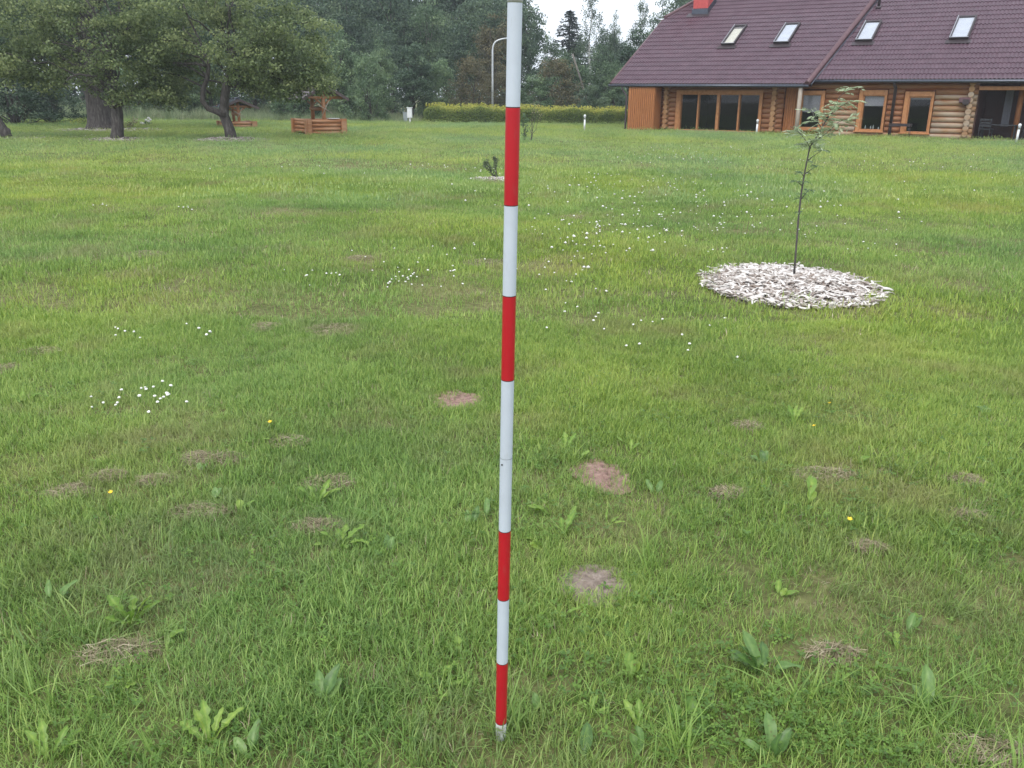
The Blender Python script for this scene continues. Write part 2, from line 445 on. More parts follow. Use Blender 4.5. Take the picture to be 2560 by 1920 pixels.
def glass_mat(name, tint=(0.95, 0.96, 0.97), refl=1.0):
    m, t, b, o = new_mat(name)
    t.nodes.remove(b)
    lw = t.nodes.new('ShaderNodeLayerWeight'); lw.inputs['Blend'].default_value = 0.5
    pw_ = t.nodes.new('ShaderNodeMath'); pw_.operation = 'POWER'; pw_.inputs[1].default_value = 5
    t.links.new(lw.outputs['Facing'], pw_.inputs[0])
    fr = t.nodes.new('ShaderNodeMath'); fr.operation = 'MULTIPLY_ADD'; fr.inputs[1].default_value = 0.92; fr.inputs[2].default_value = 0.038
    t.links.new(pw_.outputs[0], fr.inputs[0])
    tp = t.nodes.new('ShaderNodeBsdfTransparent'); tp.inputs['Color'].default_value = (*tint, 1)
    gl = t.nodes.new('ShaderNodeBsdfGlossy'); gl.inputs['Roughness'].default_value = 0.02
    nz = t.nodes.new('ShaderNodeTexNoise'); nz.inputs['Scale'].default_value = 1.5
    bp = t.nodes.new('ShaderNodeBump'); bp.inputs['Strength'].default_value = 0.02
    t.links.new(nz.outputs['Fac'], bp.inputs['Height']); t.links.new(bp.outputs['Normal'], gl.inputs['Normal'])
    mx = t.nodes.new('ShaderNodeMixShader')
    t.links.new(fr.outputs[0], mx.inputs[0]); t.links.new(tp.outputs[0], mx.inputs[1]); t.links.new(gl.outputs[0], mx.inputs[2])
    t.links.new(mx.outputs[0], o.inputs['Surface'])
    return m
M['glass'] = glass_mat('glass')

# lawn soil under the blades
def lawn_mat():
    m, t, b, o = new_mat('lawn_ground')
    ge = t.nodes.new('ShaderNodeNewGeometry')
    c1, f1 = noise_ramp(t, [(0.3, (0.085, 0.105, 0.036)), (0.5, (0.14, 0.145, 0.058)), (0.72, (0.20, 0.18, 0.09))], 0.9, 6, src=ge.outputs['Position'])
    c2, f2 = noise_ramp(t, [(0.35, (0.6, 0.6, 0.6)), (0.65, (1.25, 1.25, 1.25))], 22, 6, src=ge.outputs['Position'])
    mx = t.nodes.new('ShaderNodeMix'); mx.data_type = 'RGBA'; mx.blend_type = 'MULTIPLY'; mx.inputs['Factor'].default_value = 1
    t.links.new(c1, mx.inputs[6]); t.links.new(c2, mx.inputs[7])
    t.links.new(mx.outputs[2], b.inputs['Base Color'])
    b.inputs['Roughness'].default_value = 0.95
    b.inputs['Specular IOR Level'].default_value = 0.1
    bump(t, b, f2, 0.6, 0.03)
    return m
M['lawn_ground'] = lawn_mat()
# ================================================================== GROUND
def graded(lo, hi, f0, f1, step):
    core = list(np.arange(f0, f1 + 1e-6, step))
    a, d = f1, step
    right = []
    while a < hi:
        d *= 1.25; a += d; right.append(min(a, hi))
    a, d = f0, step
    left = []
    while a > lo:
        d *= 1.25; a -= d; left.append(max(a, lo))
    return np.array(left[::-1] + core + right)
gx = graded(-420, 420, -9, 9, 0.16)
gy = graded(-120, 600, -2, 32, 0.16)
GX, GY = np.meshgrid(gx, gy)
GZ = zt(GX, GY)
nx, ny = len(gx), len(gy)
gv = np.stack([GX.ravel(), GY.ravel(), GZ.ravel()], 1)
ii = (np.arange(ny - 1)[:, None] * nx + np.arange(nx - 1)[None, :]).ravel()
gf = np.stack([ii, ii + 1, ii + nx + 1, ii + nx], 1)
ground = link('ground', np_mesh('ground', gv, gf, M['lawn_ground'], smooth=True))
tag(ground, 'mown green lawn running back to the wood', kind='structure')

SOIL = []      # ellipses without grass: x, y, rx, ry
for px, py, rx, ry in [(1140, 1003, 0.125, 0.15), (1505, 1192, 0.105, 0.155), (1483, 1464, 0.125, 0.10)]:
    p = G(px, py)
    SOIL.append((p[0], p[1], rx, ry))
    vs, fs = [(p[0], p[1], float(zt(p[0], p[1])) + 0.016)], []
    rings, seg = 6, 40
    ph = random.random() * 6
    for k in range(1, rings + 1):
        for q in range(seg):
            t = 2 * math.pi * q / seg
            wob = 1 + 0.13 * math.sin(2 * t + ph) + 0.09 * math.sin(5 * t + 2 * ph) + 0.05 * math.sin(9 * t)
            f = k / rings
            x, y = p[0] + rx * 1.25 * f * wob * math.cos(t), p[1] + ry * 1.25 * f * wob * math.sin(t)
            z = float(zt(x, y)) + 0.006 + random.uniform(-0.002, 0.008) * (f < 0.98)
            vs.append((x, y, z))
    for q in range(seg):
        fs.append((0, 1 + q, 1 + (q + 1) % seg))
    for k in range(rings - 1):
        for q in range(seg):
            a, b = 1 + k * seg + q, 1 + k * seg + (q + 1) % seg
            fs.append((a, a + seg, b + seg, b))
    me = bpy.data.meshes.new('bare_soil'); me.from_pydata(vs, [], fs); me.materials.append(M['soil_grey' if py > 1400 else 'soil'])
    me.polygons.foreach_set('use_smooth', [True] * len(fs))
    tag(link('bare_soil', me), 'patch of bare reddish soil worn into the lawn', kind='structure')

# ================================================================== RANGING POLE
pb = np.array([-0.0231, 1.9374, 0.0])
pd = np.array([0.0124, -0.0456, 0.99888])
pole = empty('ranging_pole', tuple(pb))
tag(pole, 'red and white banded ranging pole stuck upright in the lawn', 'surveying pole')
PR = 0.0150
def pz(s): return tuple(pd * (s + 0.05))
def pole_band(name, s0, s1, r, mat, n=28, cap=False):
    e = 0.0012
    mb = MB().tube([pz(s0), pz(s0 + 4 * e), pz(s1 - 4 * e), pz(s1)], [r, r, r, r], n, caps=False)
    return mb.build(name, mat, pole)
mb = MB().tube([pz(-0.20), pz(-0.055), pz(-0.0006)], [0.004, PR * 0.93, PR * 0.985], 28)
mb.build('tip', M['tip_paint'], pole)
for a, b, w in [(0, .2, 0), (.2, .4, 1), (.4, .6, 0), (.6, .8002, 1), (.7998, 1.0, 1), (1.0, 1.2, 0), (1.2, 1.4, 1), (1.4, 1.6, 0), (1.6, 1.798, 1)]:
    pole_band('white_band' if w else 'red_band', a + 0.0009, b - 0.0009, PR if w else PR * 1.012, M['white_paint' if w else 'red_paint'])
for s in (0, .2, .4, .6, 1.0, 1.2, 1.4, 1.6):
    MB().tube([pz(s - 0.0012), pz(s + 0.0012)], PR * 1.002, 28, caps=False).build('band_edge', M['dark_ring'], pole)
MB().tube([pz(.7996), pz(.8004)], PR * 1.004, 28, caps=False).build('joint', M['box_grey'], pole)
MB().tube([pz(1.797), pz(1.799), pz(1.806), pz(1.822), pz(1.83)], [PR * 1.0, PR * 1.06, PR * 1.06, PR * 1.02, PR * 0.6], 28).build('end_cap', M['steel'], pole)
q = np.array(pz(.785)) + np.array([-0.0095, -0.0118, 0])
MB().tube([q, q + np.array([-0.0004, -0.0012, 0])], 0.0021, 10).build('latch_pin', M['black_plastic'], pole)

# ================================================================== LOG HOUSE
HA = (7.87, 47.02, 0.0)
HR = -R(32.94)
house = empty('log_house', HA, HR)
tag(house, 'orange log house with dark maroon tiled roof and skylights', 'house')
hm = Matrix.Translation(Vector(HA)) @ Matrix.Rotation(HR, 4, 'Z')
def HW(u, v, z): return hm @ Vector((u, v, z))
LR, LS = 0.121, 0.235
def log(u0, u1, z, mat, v=0.0, r=LR, n=14):
    k = max(2, int((u1 - u0) / 0.7) + 1)
    us = np.linspace(u0, u1, k)
    rad = [r * random.uniform(0.965, 1.03) for _ in us]
    pts = [(u, v + random.uniform(-.006, .006), z + random.uniform(-.006, .006)) for u in us]
    MB().tube(pts, rad, n).build('log', mat, house)
def log_end(u, z, mat, v0=-0.36, v1=0.35, r=LR):
    MB().tube([(u, v0, z), (u, v0 + 0.012, z), (u, v1, z)], [r * 0.93, r, r], 14).build('log_end', mat, house)
zs1 = [0.13 + LS * k for k in range(10)]
for k, z in enumerate(zs1):
    if z < 2.0:
        log(-0.30, 0.60, z, M['log'])
        log(5.14, 6.12, z, M['log'])
    else:
        log(-0.30, 6.12, z + 0.01, M['log'])
    zz = z + LS * 0.5
    if zz < 2.3:
        log_end(0.13, zz, M['log_end'])
        log_end(5.72, zz, M['log_end'])
# caulked wall behind the log joints
mb = MB()
for a, b, c, d in [(-0.2, 0.62, 0.0, 2.5), (5.12, 6.1, 0.0, 2.5), (0.62, 5.12, 2.02, 2.5), (8.06, 9.56, 0, 2.7), (10.82, 11.52, 0, 2.7), (12.77, 14.3, 0, 2.7), (7.0, 8.06, 2.08, 2.7), (9.56, 10.82, 2.08, 2.7), (11.52, 12.77, 2.03, 2.7), (7.0, 8.06, 0, .3), (9.56, 10.82, 0, .2), (11.52, 12.77, 0, .2)]:
    mb.box(a, b, -0.055, 0.16, c, d)
mb.build('wall_core', M['caulk'], house)
zs2 = [0.11 + LS * k for k in range(11)]
for k, z in enumerate(zs2):
    mt = M['log_weathered'] if 1 <= k <= 7 else M['log']
    if z > 2.1:
        log(6.98, 14.45, z, M['log'])
    elif z < 0.2:
        log(8.06, 14.45, z, M['log_weathered'])
    else:
        log(8.08, 9.55, z, mt if k < 5 else M['log'])
        log(10.84, 11.50, z, M['log'])
        log(12.78, 14.45, z, mt)
    zz = z + LS * 0.5
    if zz < 2.35:
        log_end(14.20, zz, M['log_weathered'] if k < 8 else M['log_end'], v0=-0.30)
# foundation strip
MB().box(-0.35, 14.6, -0.03, 0.2, -0.3, 0.035).build('foundation', M['concrete'], house)
# rooms behind the glass
def room(u0, u1, v0, v1, z0, z1, name='room_interior'):
    vs = [(u0, v0, z0), (u1, v0, z0), (u1, v1, z0), (u0, v1, z0), (u0, v0, z1), (u1, v0, z1), (u1, v1, z1), (u0, v1, z1)]
    MB().add(vs, [(0, 1, 2, 3), (4, 7, 6, 5), (1, 5, 6, 2), (2, 6, 7, 3), (3, 7, 4, 0)]).build(name, M['interior'], house)
room(0.4, 5.3, 0.17, 5.0, 0.02, 2.55)
room(6.7, 14.1, 0.17, 5.0, 0.03, 2.65)

def framed(name, u0, u1, z0, z1, panes, gz0, gz1, v=-0.15, blind=None, sill=True, step=0.05):
    """timber window: jambs, head, sill as one frame; panes, mullions and blind are its pieces"""
    mb = MB()
    gl, gr = panes[0][0], panes[-1][1]
    mb.bbox(u0, gl - 0.05, v, 0.14, z0, z1)
    mb.bbox(gr + 0.05, u1, v, 0.14, z0, z1)
    mb.bbox(gl - 0.05, gr + 0.05, v, 0.14, gz1 + 0.05, z1)
    if gz0 - 0.05 > z0: mb.bbox(gl - 0.05, gr + 0.05, v, 0.14, z0, gz0 - 0.05)
    # inner sash, set back
    mb.bbox(gl - 0.05, gl, v + 0.045, 0.12, gz0 - 0.05, gz1 + 0.05, .006)
    mb.bbox(gr, gr + 0.05, v + 0.045, 0.12, gz0 - 0.05, gz1 + 0.05, .006)
    mb.bbox(gl, gr, v + 0.047, 0.118, gz1, gz1 + 0.05, .006)
    mb.bbox(gl, gr, v + 0.047, 0.118, gz0 - 0.05, gz0, .006)
    f = mb.build(name, M['frame'], house)
    for k, (a, b) in enumerate(panes):
        MB().add([(a, -0.03, gz0), (b, -0.03, gz0), (b, -0.03, gz1), (a, -0.03, gz1)], [(0, 1, 2, 3)]).build('pane', M['glass'], f)
        if k: MB().bbox(panes[k - 1][1], a, v + 0.03, 0.1, gz0, gz1, .008).build('mullion', M['frame'], f)
        if blind is not None:
            MB().box(a + 0.01, b - 0.01, 0.02, 0.03, blind, gz1 - 0.005).build('blind', M['blind'], f)
    if sill:
        MB().bbox(u0 - 0.06, u1 + 0.04, v - 0.07, v + 0.02, z0 - 0.05, z0 + 0.012).build('sill', M['frame'], f)
    return f
framed('window_frame', 0.62, 5.12, 0.035, 2.02, [(0.88, 1.775), (1.86, 2.79), (2.94, 3.905), (3.99, 4.94)], 0.11, 1.80, sill=False)
MB().bbox(0.6, 5.16, -0.26, -0.152, 0.03, 0.075).build('threshold', M['grey_post'], house)
framed('window_frame', 6.86, 8.05, 0.26, 2.02, [(7.03, 7.86)], 0.37, 1.81, blind=1.05, v=-0.12)
framed('window_frame', 9.58, 10.80, 0.25, 2.06, [(9.82, 10.68)], 0.345, 1.79, blind=1.36)
framed('window_frame', 11.54, 12.75, 0.22, 2.00, [(11.77, 12.62)], 0.29, 1.74, blind=1.66)
# bottles on one sill, seen through the glass
for u in (9.98, 10.22, 10.33, 10.56):
    h = random.uniform(.12, .24)
    MB().lathe([(.03, 0), (.033, h * .6), (.014, h * .78), (.014, h)], 8, (u, 0.09, 0.31)).build('sill_bottle', M['box_grey'], house)

# plank shed at the end of the front
w = 1.30 / 12
for k in range(12):
    a = -1.49 + k * w
    o = random.uniform(0, .012)
    MB().bbox(a + 0.011, a + w - 0.011, -1.025 - o, -0.985, 0.07 + random.uniform(0, .02), 2.16, .006).build('plank', M['plank'], house)
for k in range(6):
    a = -0.97 + k * 0.135
    MB().bbox(-0.215, -0.18, a + 0.004, a + 0.131, 0.08, 2.16, .006).build('plank', M['plank'], house)
MB().box(-1.49, -0.22, -0.98, 0.0, 0.03, 2.2).build('shed_core', M['plank_dark'], house)
MB().bbox(-1.66, -1.50, -1.03, -0.87, 0.02, 2.2, .02).build('corner_post', M['plank'], house)
MB().box(-1.75, -0.2, -1.0, 0.0, -0.2, 0.03).build('shed_footing', M['concrete'], house)
# porch between the two wings
for k in range(8):
    a = 6.14 + k * 0.105
    MB().bbox(a + .005, a + .10, 0.10 - (0.035 if k in (3, 4) else random.uniform(0, .012)), 0.15, 0.03, 2.5, .006).build('plank', M['plank'], house)
MB().tube([(7.12, -0.95, 0.0), (7.12, -0.95, 1.0), (7.12, -0.95, 2.22)], [.10, .098, .095], 14).build('porch_post', M['grey_post'], house)

# terrace recess
mb = MB()
mb.box(14.34, 14.5, 0.1, 3.2, 0, 2.5); mb.box(14.5, 22.0, 3.0, 3.2, 0, 2.5)
mb.build('terrace_wall', M['plank_dark'], house)
MB().box(14.46, 22, 0.0, 3.0, -0.2, 0.03).build('terrace_floor', M['concrete'], house)
MB().box(14.46, 22, 0.0, 3.0, 2.32, 2.36).build('terrace_ceiling', M['plank_dark'], house)
MB().bbox(14.46, 22, -0.14, 0.1, 2.06, 2.22, .02).build('terrace_beam', M['frame'], house)
MB().tube([(16.0, 1.2, 0.0), (16.0, 1.2, 2.33)], .11, 12).build('terrace_post', M['plank'], house)
f = MB().bbox(16.9, 21, 2.93, 3.0, 0.9, 2.1).build('window_frame', M['plank_dark'], house)
MB().box(17.0, 20.9, 2.90, 2.925, 1.0, 2.0).build('pane', M['glass'], f)
mb = MB()
vs, fs = [], []
for k in range(15):
    u = 15.35 + k * 0.022
    vs += [(u, 1.9 + 0.03 * math.sin(k * 1.9), 0.55), (u, 1.9 + 0.03 * math.sin(k * 1.9), 2.1)]
for k in range(14): fs.append((2 * k, 2 * k + 2, 2 * k + 3, 2 * k + 1))
mb.add(vs, fs, True).build('curtain', M['blind'], house)
# far walls that close the volume
mb = MB()
mb.box(-0.1, 0.05, 0.2, 16.5, 0, 2.5); mb.box(-0.1, 22, 16.4, 16.6, 0, 2.5)
mb.add([(0, 0.2, 2.5), (0, 16.6, 2.5), (0, 12.6, 5.1), (0, 4.2, 5.1)], [(0, 1, 2, 3)])
mb.build('wall', M['plank_dark'], house)

# roof: pressed tile sheets in stepped waves
TP = R(30)
def roof_point(u, s, off, ev, ez):
    return (u, ev + s * math.cos(TP) - off * math.sin(TP), ez + s * math.sin(TP) + off * math.cos(TP))
def roof_sheet(L, Rr, smax, ev, ez, row=0.445, wave=0.165, name='roof'):
    ncol = int(max(Rr(s) - L(s) for s in (0, smax)) / 0.041)
    vs, fs, lines = [], [], []
    s = 0.0
    while s < smax - 0.05:
        lines.append((s + 0.002, 0.026)); lines.append((min(s + row, smax), 0.0)); s += row
    for s, off in lines:
        a, b = L(s), Rr(s)
        for k in range(ncol + 1):
            u = a + (b - a) * k / ncol
            wv = 0.026 * math.cos(2 * math.pi * u / wave)
            vs.append(roof_point(u, s, off + wv + 0.035, ev, ez))
    n = ncol + 1
    for j in range(len(lines) - 1):
        for k in range(ncol):
            fs.append((j * n + k, j * n + k + 1, (j + 1) * n + k + 1, (j + 1) * n + k))
    mb = MB().add(vs, fs, False)
    return mb.build(name, M['roof'], house)
SM = 11.6
L1 = lambda s: -2.73 + 0.01 * s if s < 7.25 else -2.66 + (s - 7.25) * 0.56
R1 = lambda s: 7.40 + 0.115 * s
roof_sheet(L1, R1, SM, -1.0, 2.28)
roof_sheet(lambda s: 7.1 + 0.08 * s, lambda s: 22.5, SM - 0.6, -0.5, 2.47)
rv, rz = -1.0 + SM * math.cos(TP), 2.28 + SM * math.sin(TP)
mb = MB()
mb.add([(L1(SM), rv, rz), (22.5, rv, rz), (22.5, 2 * rv + 1, 2.28), (-2.7, 2 * rv + 1, 2.28), (-2.66, 2 * rv + 1 - 7.25 * math.cos(TP), 2.28 + 7.25 * math.sin(TP))], [(0, 1, 2, 3, 4)])
p = roof_point(-2.66, 7.25, 0, -1.0, 2.28)
mb.add([p, (L1(SM), rv, rz), (-2.66, 2 * rv + 1 - 7.25 * math.cos(TP), 2.28 + 7.25 * math.sin(TP))], [(0, 2, 1)])
mb.build('roof_back', M['roof'], house)
# caps and trims
def cap_line(name, f, r, mat, s0, s1, ev, ez, n=10, lob=0.36):
    pts, rad = [], []
    s = s0
    while s <= s1:
        pts += [f(s), f(min(s + lob * .92, s1))]; rad += [r * 1.06, r * .94]; s += lob
    MB().tube(pts, rad, n).build(name, mat, house)
cap_line('verge_cap', lambda s: roof_point(R1(s) + 0.02, s, 0.055, -1.0, 2.28), 0.125, M['roof_cap'], -0.04, SM, -1, 2.28)
MB().tube([roof_point(R1(0) + 0.17, 0.0, -0.03, -1, 2.28), roof_point(R1(SM) + 0.17, SM, -0.03, -1, 2.28)], 0.03, 6).build('valley_flashing', M['gutter'], house)
MB().tube([roof_point(L1(0), 0, 0.03, -1, 2.28), roof_point(L1(7.2), 7.2, 0.03, -1, 2.28)], 0.06, 8).build('verge_trim', M['roof_cap'], house)
cap_line('hip_cap', lambda s: roof_point(L1(s), s, 0.05, -1.0, 2.28), 0.10, M['roof_cap'], 7.25, SM, -1, 2.28)
MB().box(-2.72, 7.42, -1.0, -0.975, 2.18, 2.325).build('fascia', M['dark_metal'], house)
MB().box(7.42, 22.4, -0.5, -0.475, 2.37, 2.515).build('fascia', M['dark_metal'], house)
MB().box(-2.7, 7.4, -0.974, 0.25, 2.195, 2.225).build('soffit', M['plank_dark'], house)
MB().box(7.4, 22.4, -0.474, 0.25, 2.385, 2.415).build('soffit', M['plank_dark'], house)
mb = MB()
mb.add([roof_point(L1(0) + .02, 0, -.05, -1, 2.28), roof_point(L1(0) + .02, 7.2, -.05, -1, 2.28), roof_point(L1(0) + .02, 7.2, -.3, -1, 2.28), roof_point(L1(0) + .02, 0, -.12, -1, 2.28)], [(0, 1, 2, 3)])
mb.build('barge_board', M['roof_cap'], house)
mb = MB()
mb.add([roof_point(R1(0), 0, -.02, -1, 2.28), roof_point(R1(SM), SM, -.02, -1, 2.28), roof_point(R1(SM), SM, -.2, -1, 2.28), roof_point(R1(0), 0, -.12, -1, 2.28)], [(0, 1, 2, 3)])
mb.build('barge_board', M['roof_cap'], house)
MB().tube([(-2.82, -1.06, 2.225), (7.5, -1.06, 2.215)], 0.068, 10).build('gutter', M['gutter'], house)
MB().tube([(7.55, -0.57, 2.425), (22.4, -0.57, 2.41)], 0.068, 10).build('gutter', M['gutter'], house)
MB().tube([(-2.05, -1.05, 2.18), (-2.02, -1.04, 2.05), (-1.80, -1.08, 1.80), (-1.73, -1.09, 1.70), (-1.73, -1.09, 0.12), (-1.80, -1.12, 0.02)], 0.05, 8).build('downpipe', M['dark_metal'], house)
MB().tube([(11.1, -0.56, 2.36), (11.1, -0.5, 2.28), (11.13, -0.30, 2.14), (11.13, -0.27, 2.05), (11.13, -0.27, 0.02)], 0.068, 10).build('downpipe', M['dark_metal'], house)
# chimney, vent pipe and skylights
c = MB()
c.add([roof_point(-1.08, 7.45, -.1, -1, 2.28), roof_point(-0.22, 7.45, -.1, -1, 2.28), roof_point(-0.22, 8.75, -.1, -1, 2.28), roof_point(-1.08, 8.75, -.1, -1, 2.28)] +
      [(x, y, 9.2) for x, y in ((-1.08, -1 + 7.45 * math.cos(TP)), (-.22, -1 + 7.45 * math.cos(TP)), (-.22, -1 + 8.75 * math.cos(TP)), (-1.08, -1 + 8.75 * math.cos(TP)))],
      [(0, 1, 5, 4), (1, 2, 6, 5), (2, 3, 7, 6), (3, 0, 4, 7), (4, 5, 6, 7)])
ch = c.build('chimney', M['chimney_red'], house)
y0, y1, zb = -1 + 7.41 * math.cos(TP), -1 + 8.8 * math.cos(TP), 2.28 + 7.41 * math.sin(TP)
mb = MB()
mb.add([(-1.12, y0, zb - .05), (-.18, y0, zb - .05), (-.18, y1, zb + 0.6), (-1.12, y1, zb + .6), (-1.12, y0, zb + .34), (-.18, y0, zb + .34), (-.18, y1, zb + 1.08), (-1.12, y1, zb + 1.08)],
       [(0, 1, 5, 4), (1, 2, 6, 5), (2, 3, 7, 6), (3, 0, 4, 7), (4, 5, 6, 7)])
mb.build('chimney_flashing', M['gutter'], ch)
q = [roof_point(u, s, .075, -1, 2.28) for u, s in ((-1.35, 7.15), (-.05, 7.15), (-.05, 7.6), (-1.35, 7.6))]
q2 = [(a, b, cc - .02) for a, b, cc in q]
MB().add(q + q2, [(0, 1, 2, 3), (0, 4, 5, 1), (1, 5, 6, 2), (2, 6, 7, 3), (3, 7, 4, 0)]).build('chimney_apron', M['dark_metal'], ch)
p = roof_point(8.75, 6.95, 0, -.5, 2.47)
MB().tube([p, (p[0], p[1], p[2] + 1.1)], .07, 10).build('vent_pipe', M['dark_metal'], house)
MB().lathe([(.16, 0), (.14, .05), (.08, .12)], 10, (p[0], p[1], p[2] + .02)).build('vent_collar', M['dark_metal'], house)
p = roof_point(-2.72, 7.02, .05, -1, 2.28)
MB().tube([(p[0] - .32, p[1], p[2] + .06), (p[0] - .1, p[1], p[2] - .02), (p[0] + .12, p[1], p[2] + .02)], .05, 8).build('gable_bracket', M['steel'], house)

def skylight(u0, u1, s0, s1, ev, ez, opened=False):
    t = 0.075
    def P(u, s, off): return roof_point(u, s, off, ev, ez)
    def pbox(mb, a, b, c, d, lo, hi):
        vs = [P(a, c, lo), P(b, c, lo), P(b, d, lo), P(a, d, lo), P(a, c, hi), P(b, c, hi), P(b, d, hi), P(a, d, hi)]
        mb.add(vs, [(0, 3, 2, 1), (4, 5, 6, 7), (0, 1, 5, 4), (1, 2, 6, 5), (2, 3, 7, 6), (3, 0, 4, 7)])
    mb = MB()
    pbox(mb, u0, u0 + t, s0, s1, .0, .19); pbox(mb, u1 - t, u1, s0, s1, .0, .19)
    pbox(mb, u0 + t, u1 - t, s0, s0 + t, .0, .188); pbox(mb, u0 + t, u1 - t, s1 - 1.8 * t, s1, .0, .188)
    f = mb.build('skylight', M['dark_metal'], house)
    mb = MB(); pbox(mb, u0 + .01, u1 - .01, s0 - .012, s0 + .02, .192, .215); pbox(mb, u0 + .006, u0 + .03, s0 + .021, s1 - .02, .192, .215)
    mb.build('frame_edge', M['steel'], f)
    mb = MB(); pbox(mb, u0 - .12, u1 + .12, s0 - .32, s0 - .01, .05, .085)
    mb.build('skylight_apron', M['dark_metal'], f)
    mb = MB()
    if opened:
        pbox(mb, u0 + t, u1 - t, s0 + t, s1 - 4 * t, .075, .09)
        mb.build('blind', M['cream'], f)
        mb = MB(); pbox(mb, u0 + t, u1 - t, s1 - 4 * t, s1 - 1.8 * t, .06, .10); mb.build('sash_rail', M['plank_dark'], f)
    else:
        pbox(mb, u0 + t, u1 - t, s0 + t, s1 - 1.8 * t, .105, .12)
        mb.build('blind', M['sky_blind'], f)
    mb = MB(); pbox(mb, u0 + t, u1 - t, s0 + t, s1 - 1.8 * t, .15, .16)
    mb.build('pane', M['glass'], f)
skylight(1.93, 2.62, 3.77, 5.83, -1, 2.28, True)
skylight(4.63, 5.40, 3.80, 5.83, -1, 2.28)
skylight(8.52, 9.30, 3.45, 5.40, -.5, 2.47)
skylight(12.62, 13.42, 3.42, 5.55, -.5, 2.47)

# things at the house wall
b = empty('barbecue', HW(11.65, -0.85, 0), HR)
tag(b, 'dark metal barbecue trough on thin legs against the log wall', 'barbecue')
MB().box(-.46, .46, -.16, .16, .52, .545).box(-.46, .46, -.16, -.145, .545, .64).box(-.46, .46, .145, .16, .545, .64).box(-.46, -.445, -.144, .144, .545, .64).box(.445, .46, -.144, .144, .545, .64).build('trough', M['dark_metal'], b)
for x, y in ((-.4, -.13), (.4, -.13), (-.4, .13), (.4, .13)):
    MB().tube([(x * 1.08, y * 1.2, 0), (x, y, .52)], .014, 6).build('leg', M['dark_metal'], b)
b = empty('wall_fixture', HW(14.02, -0.20, 1.62), HR)
tag(b, 'dark purple box fixed to the log corner beside the terrace', 'wall fixture')
MB().bbox(-.24, .20, -.16, .06, -.08, .14, .03).build('housing', M['roof_cap'], b)
MB().bbox(-.08, .16, -.22, -.165, -.16, .06, .02).build('cover', M['dark_metal'], b)
MB().tube([(.0, .02, -.08), (.0, .05, -.2)], .03, 8).build('bracket', M['dark_metal'], b)
t_ = empty('terrace_table', HW(15.35, 0.75, 0.03), HR)
tag(t_, 'dark glossy table just inside the terrace opening', 'table')
MB().bbox(-.65, .75, -.4, .4, .58, .63).build('tabletop', M['table_top'], t_)
for x, y in ((-.58, -.34), (.68, -.34), (-.58, .34), (.68, .34)):
    MB().bbox(x - .03, x + .03, y - .03, y + .03, 0, .58).build('leg', M['black_plastic'], t_)
def chair(u, v, rz, label):
    c = empty('terrace_chair', HW(u, v, 0.03), HR + rz)
    tag(c, label, 'chair', 'dark chairs on the terrace')
    MB().bbox(-.24, .24, -.23, .23, .40, .45).build('seat', M['black_plastic'], c)
    mb = MB().bbox(-.24, -.20, .2, .24, .45, .9).bbox(.20, .24, .2, .24, .45, .9)
    for k in range(3): mb.box(-.2, .2, .21, .23, .52 + k * .13, .6 + k * .13)
    mb.build('backrest', M['black_plastic'], c)
    for x in (-.21, .21):
        for y in (-.2, .21): MB().bbox(x - .02, x + .02, y - .02, y + .02, 0, .4).build('leg', M['black_plastic'], c)
chair(14.95, 0.30, R(170), 'dark chair between the log corner and the terrace table')
chair(16.55, 0.55, R(-80), 'dark chair at the terrace table beside the white lamp')

# ================================================================== LAMPS AND BOXES
def bollard(px, py, h, label, lean=0.0):
    p = G(px, py)
    b = empty('bollard_lamp', tuple(p)); b.rotation_euler = (0, lean, 0)
    tag(b, label, 'garden lamp', 'white bollard lamps on the lawn')
    MB().tube([(0, 0, -.05), (0, 0, h * .70)], .045, 14).build('post', M['box_white'], b)
    MB().lathe([(.043, h * .7), (.055, h * .71), (.055, h * .86), (.05, h * .87)], 14).build('collar', M['steel'], b)
    MB().lathe([(.062, h * .865), (.068, h * .90), (.055, h * .97), (.02, h), (.002, h * 1.003)], 14).build('dome', M['box_white'], b)
bollard(1461, 327, .80, 'white bollard lamp in front of the clipped hedge')
bollard(1891, 336, .70, 'white bollard lamp before the wide glazed doors')
bollard(2540, 357, .76, 'white bollard lamp in front of the dark terrace', R(2))
p = HW(17.6, -0.6, 0)
g = empty('globe_lamp', p)
tag(g, 'round white lamp head standing behind the terrace bollard', 'lamp')
MB().tube([(0, 0, 0), (0, 0, .78)], .03, 10).build('post', M['black_plastic'], g)
MB().lathe([(.04, .77), (.11, .82), (.14, .90), (.11, .98), (.03, 1.03)], 16).build('globe', M['box_white'], g)

lp = empty('street_lamp', (-1.44, 60.0, 0))
tag(lp, 'tall grey street lamp with bent arm behind the hedge', 'street lamp')
MB().tube([(0, 0, -.1), (0, 0, 2.5), (0, 0, 4.45), (.03, 0, 4.7), (.10, 0, 4.88), (.22, 0, 5.02), (.40, 0, 5.11), (.62, 0, 5.17), (.93, 0, 5.22)], [.075, .07, .06, .055, .052, .05, .048, .046, .045], 12).build('pole', M['lamp_metal'], lp)
MB().lathe([(.10, 0), (.10, .9), (.075, .95)], 12).build('pole_base', M['lamp_metal'], lp)
h = MB().add([(.9, -.07, 5.19), (1.5, -.12, 5.22), (1.5, .12, 5.22), (.9, .07, 5.19), (.9, -.05, 5.27), (1.45, -.08, 5.34), (1.45, .08, 5.34), (.9, .05, 5.27)],
             [(0, 3, 2, 1), (4, 5, 6, 7), (0, 1, 5, 4), (1, 2, 6, 5), (2, 3, 7, 6), (3, 0, 4, 7)]).build('lamp_head', M['lamp_metal'], lp)
MB().box(1.0, 1.42, -.07, .07, 5.17, 5.19).build('lamp_glass', M['box_white'], h)

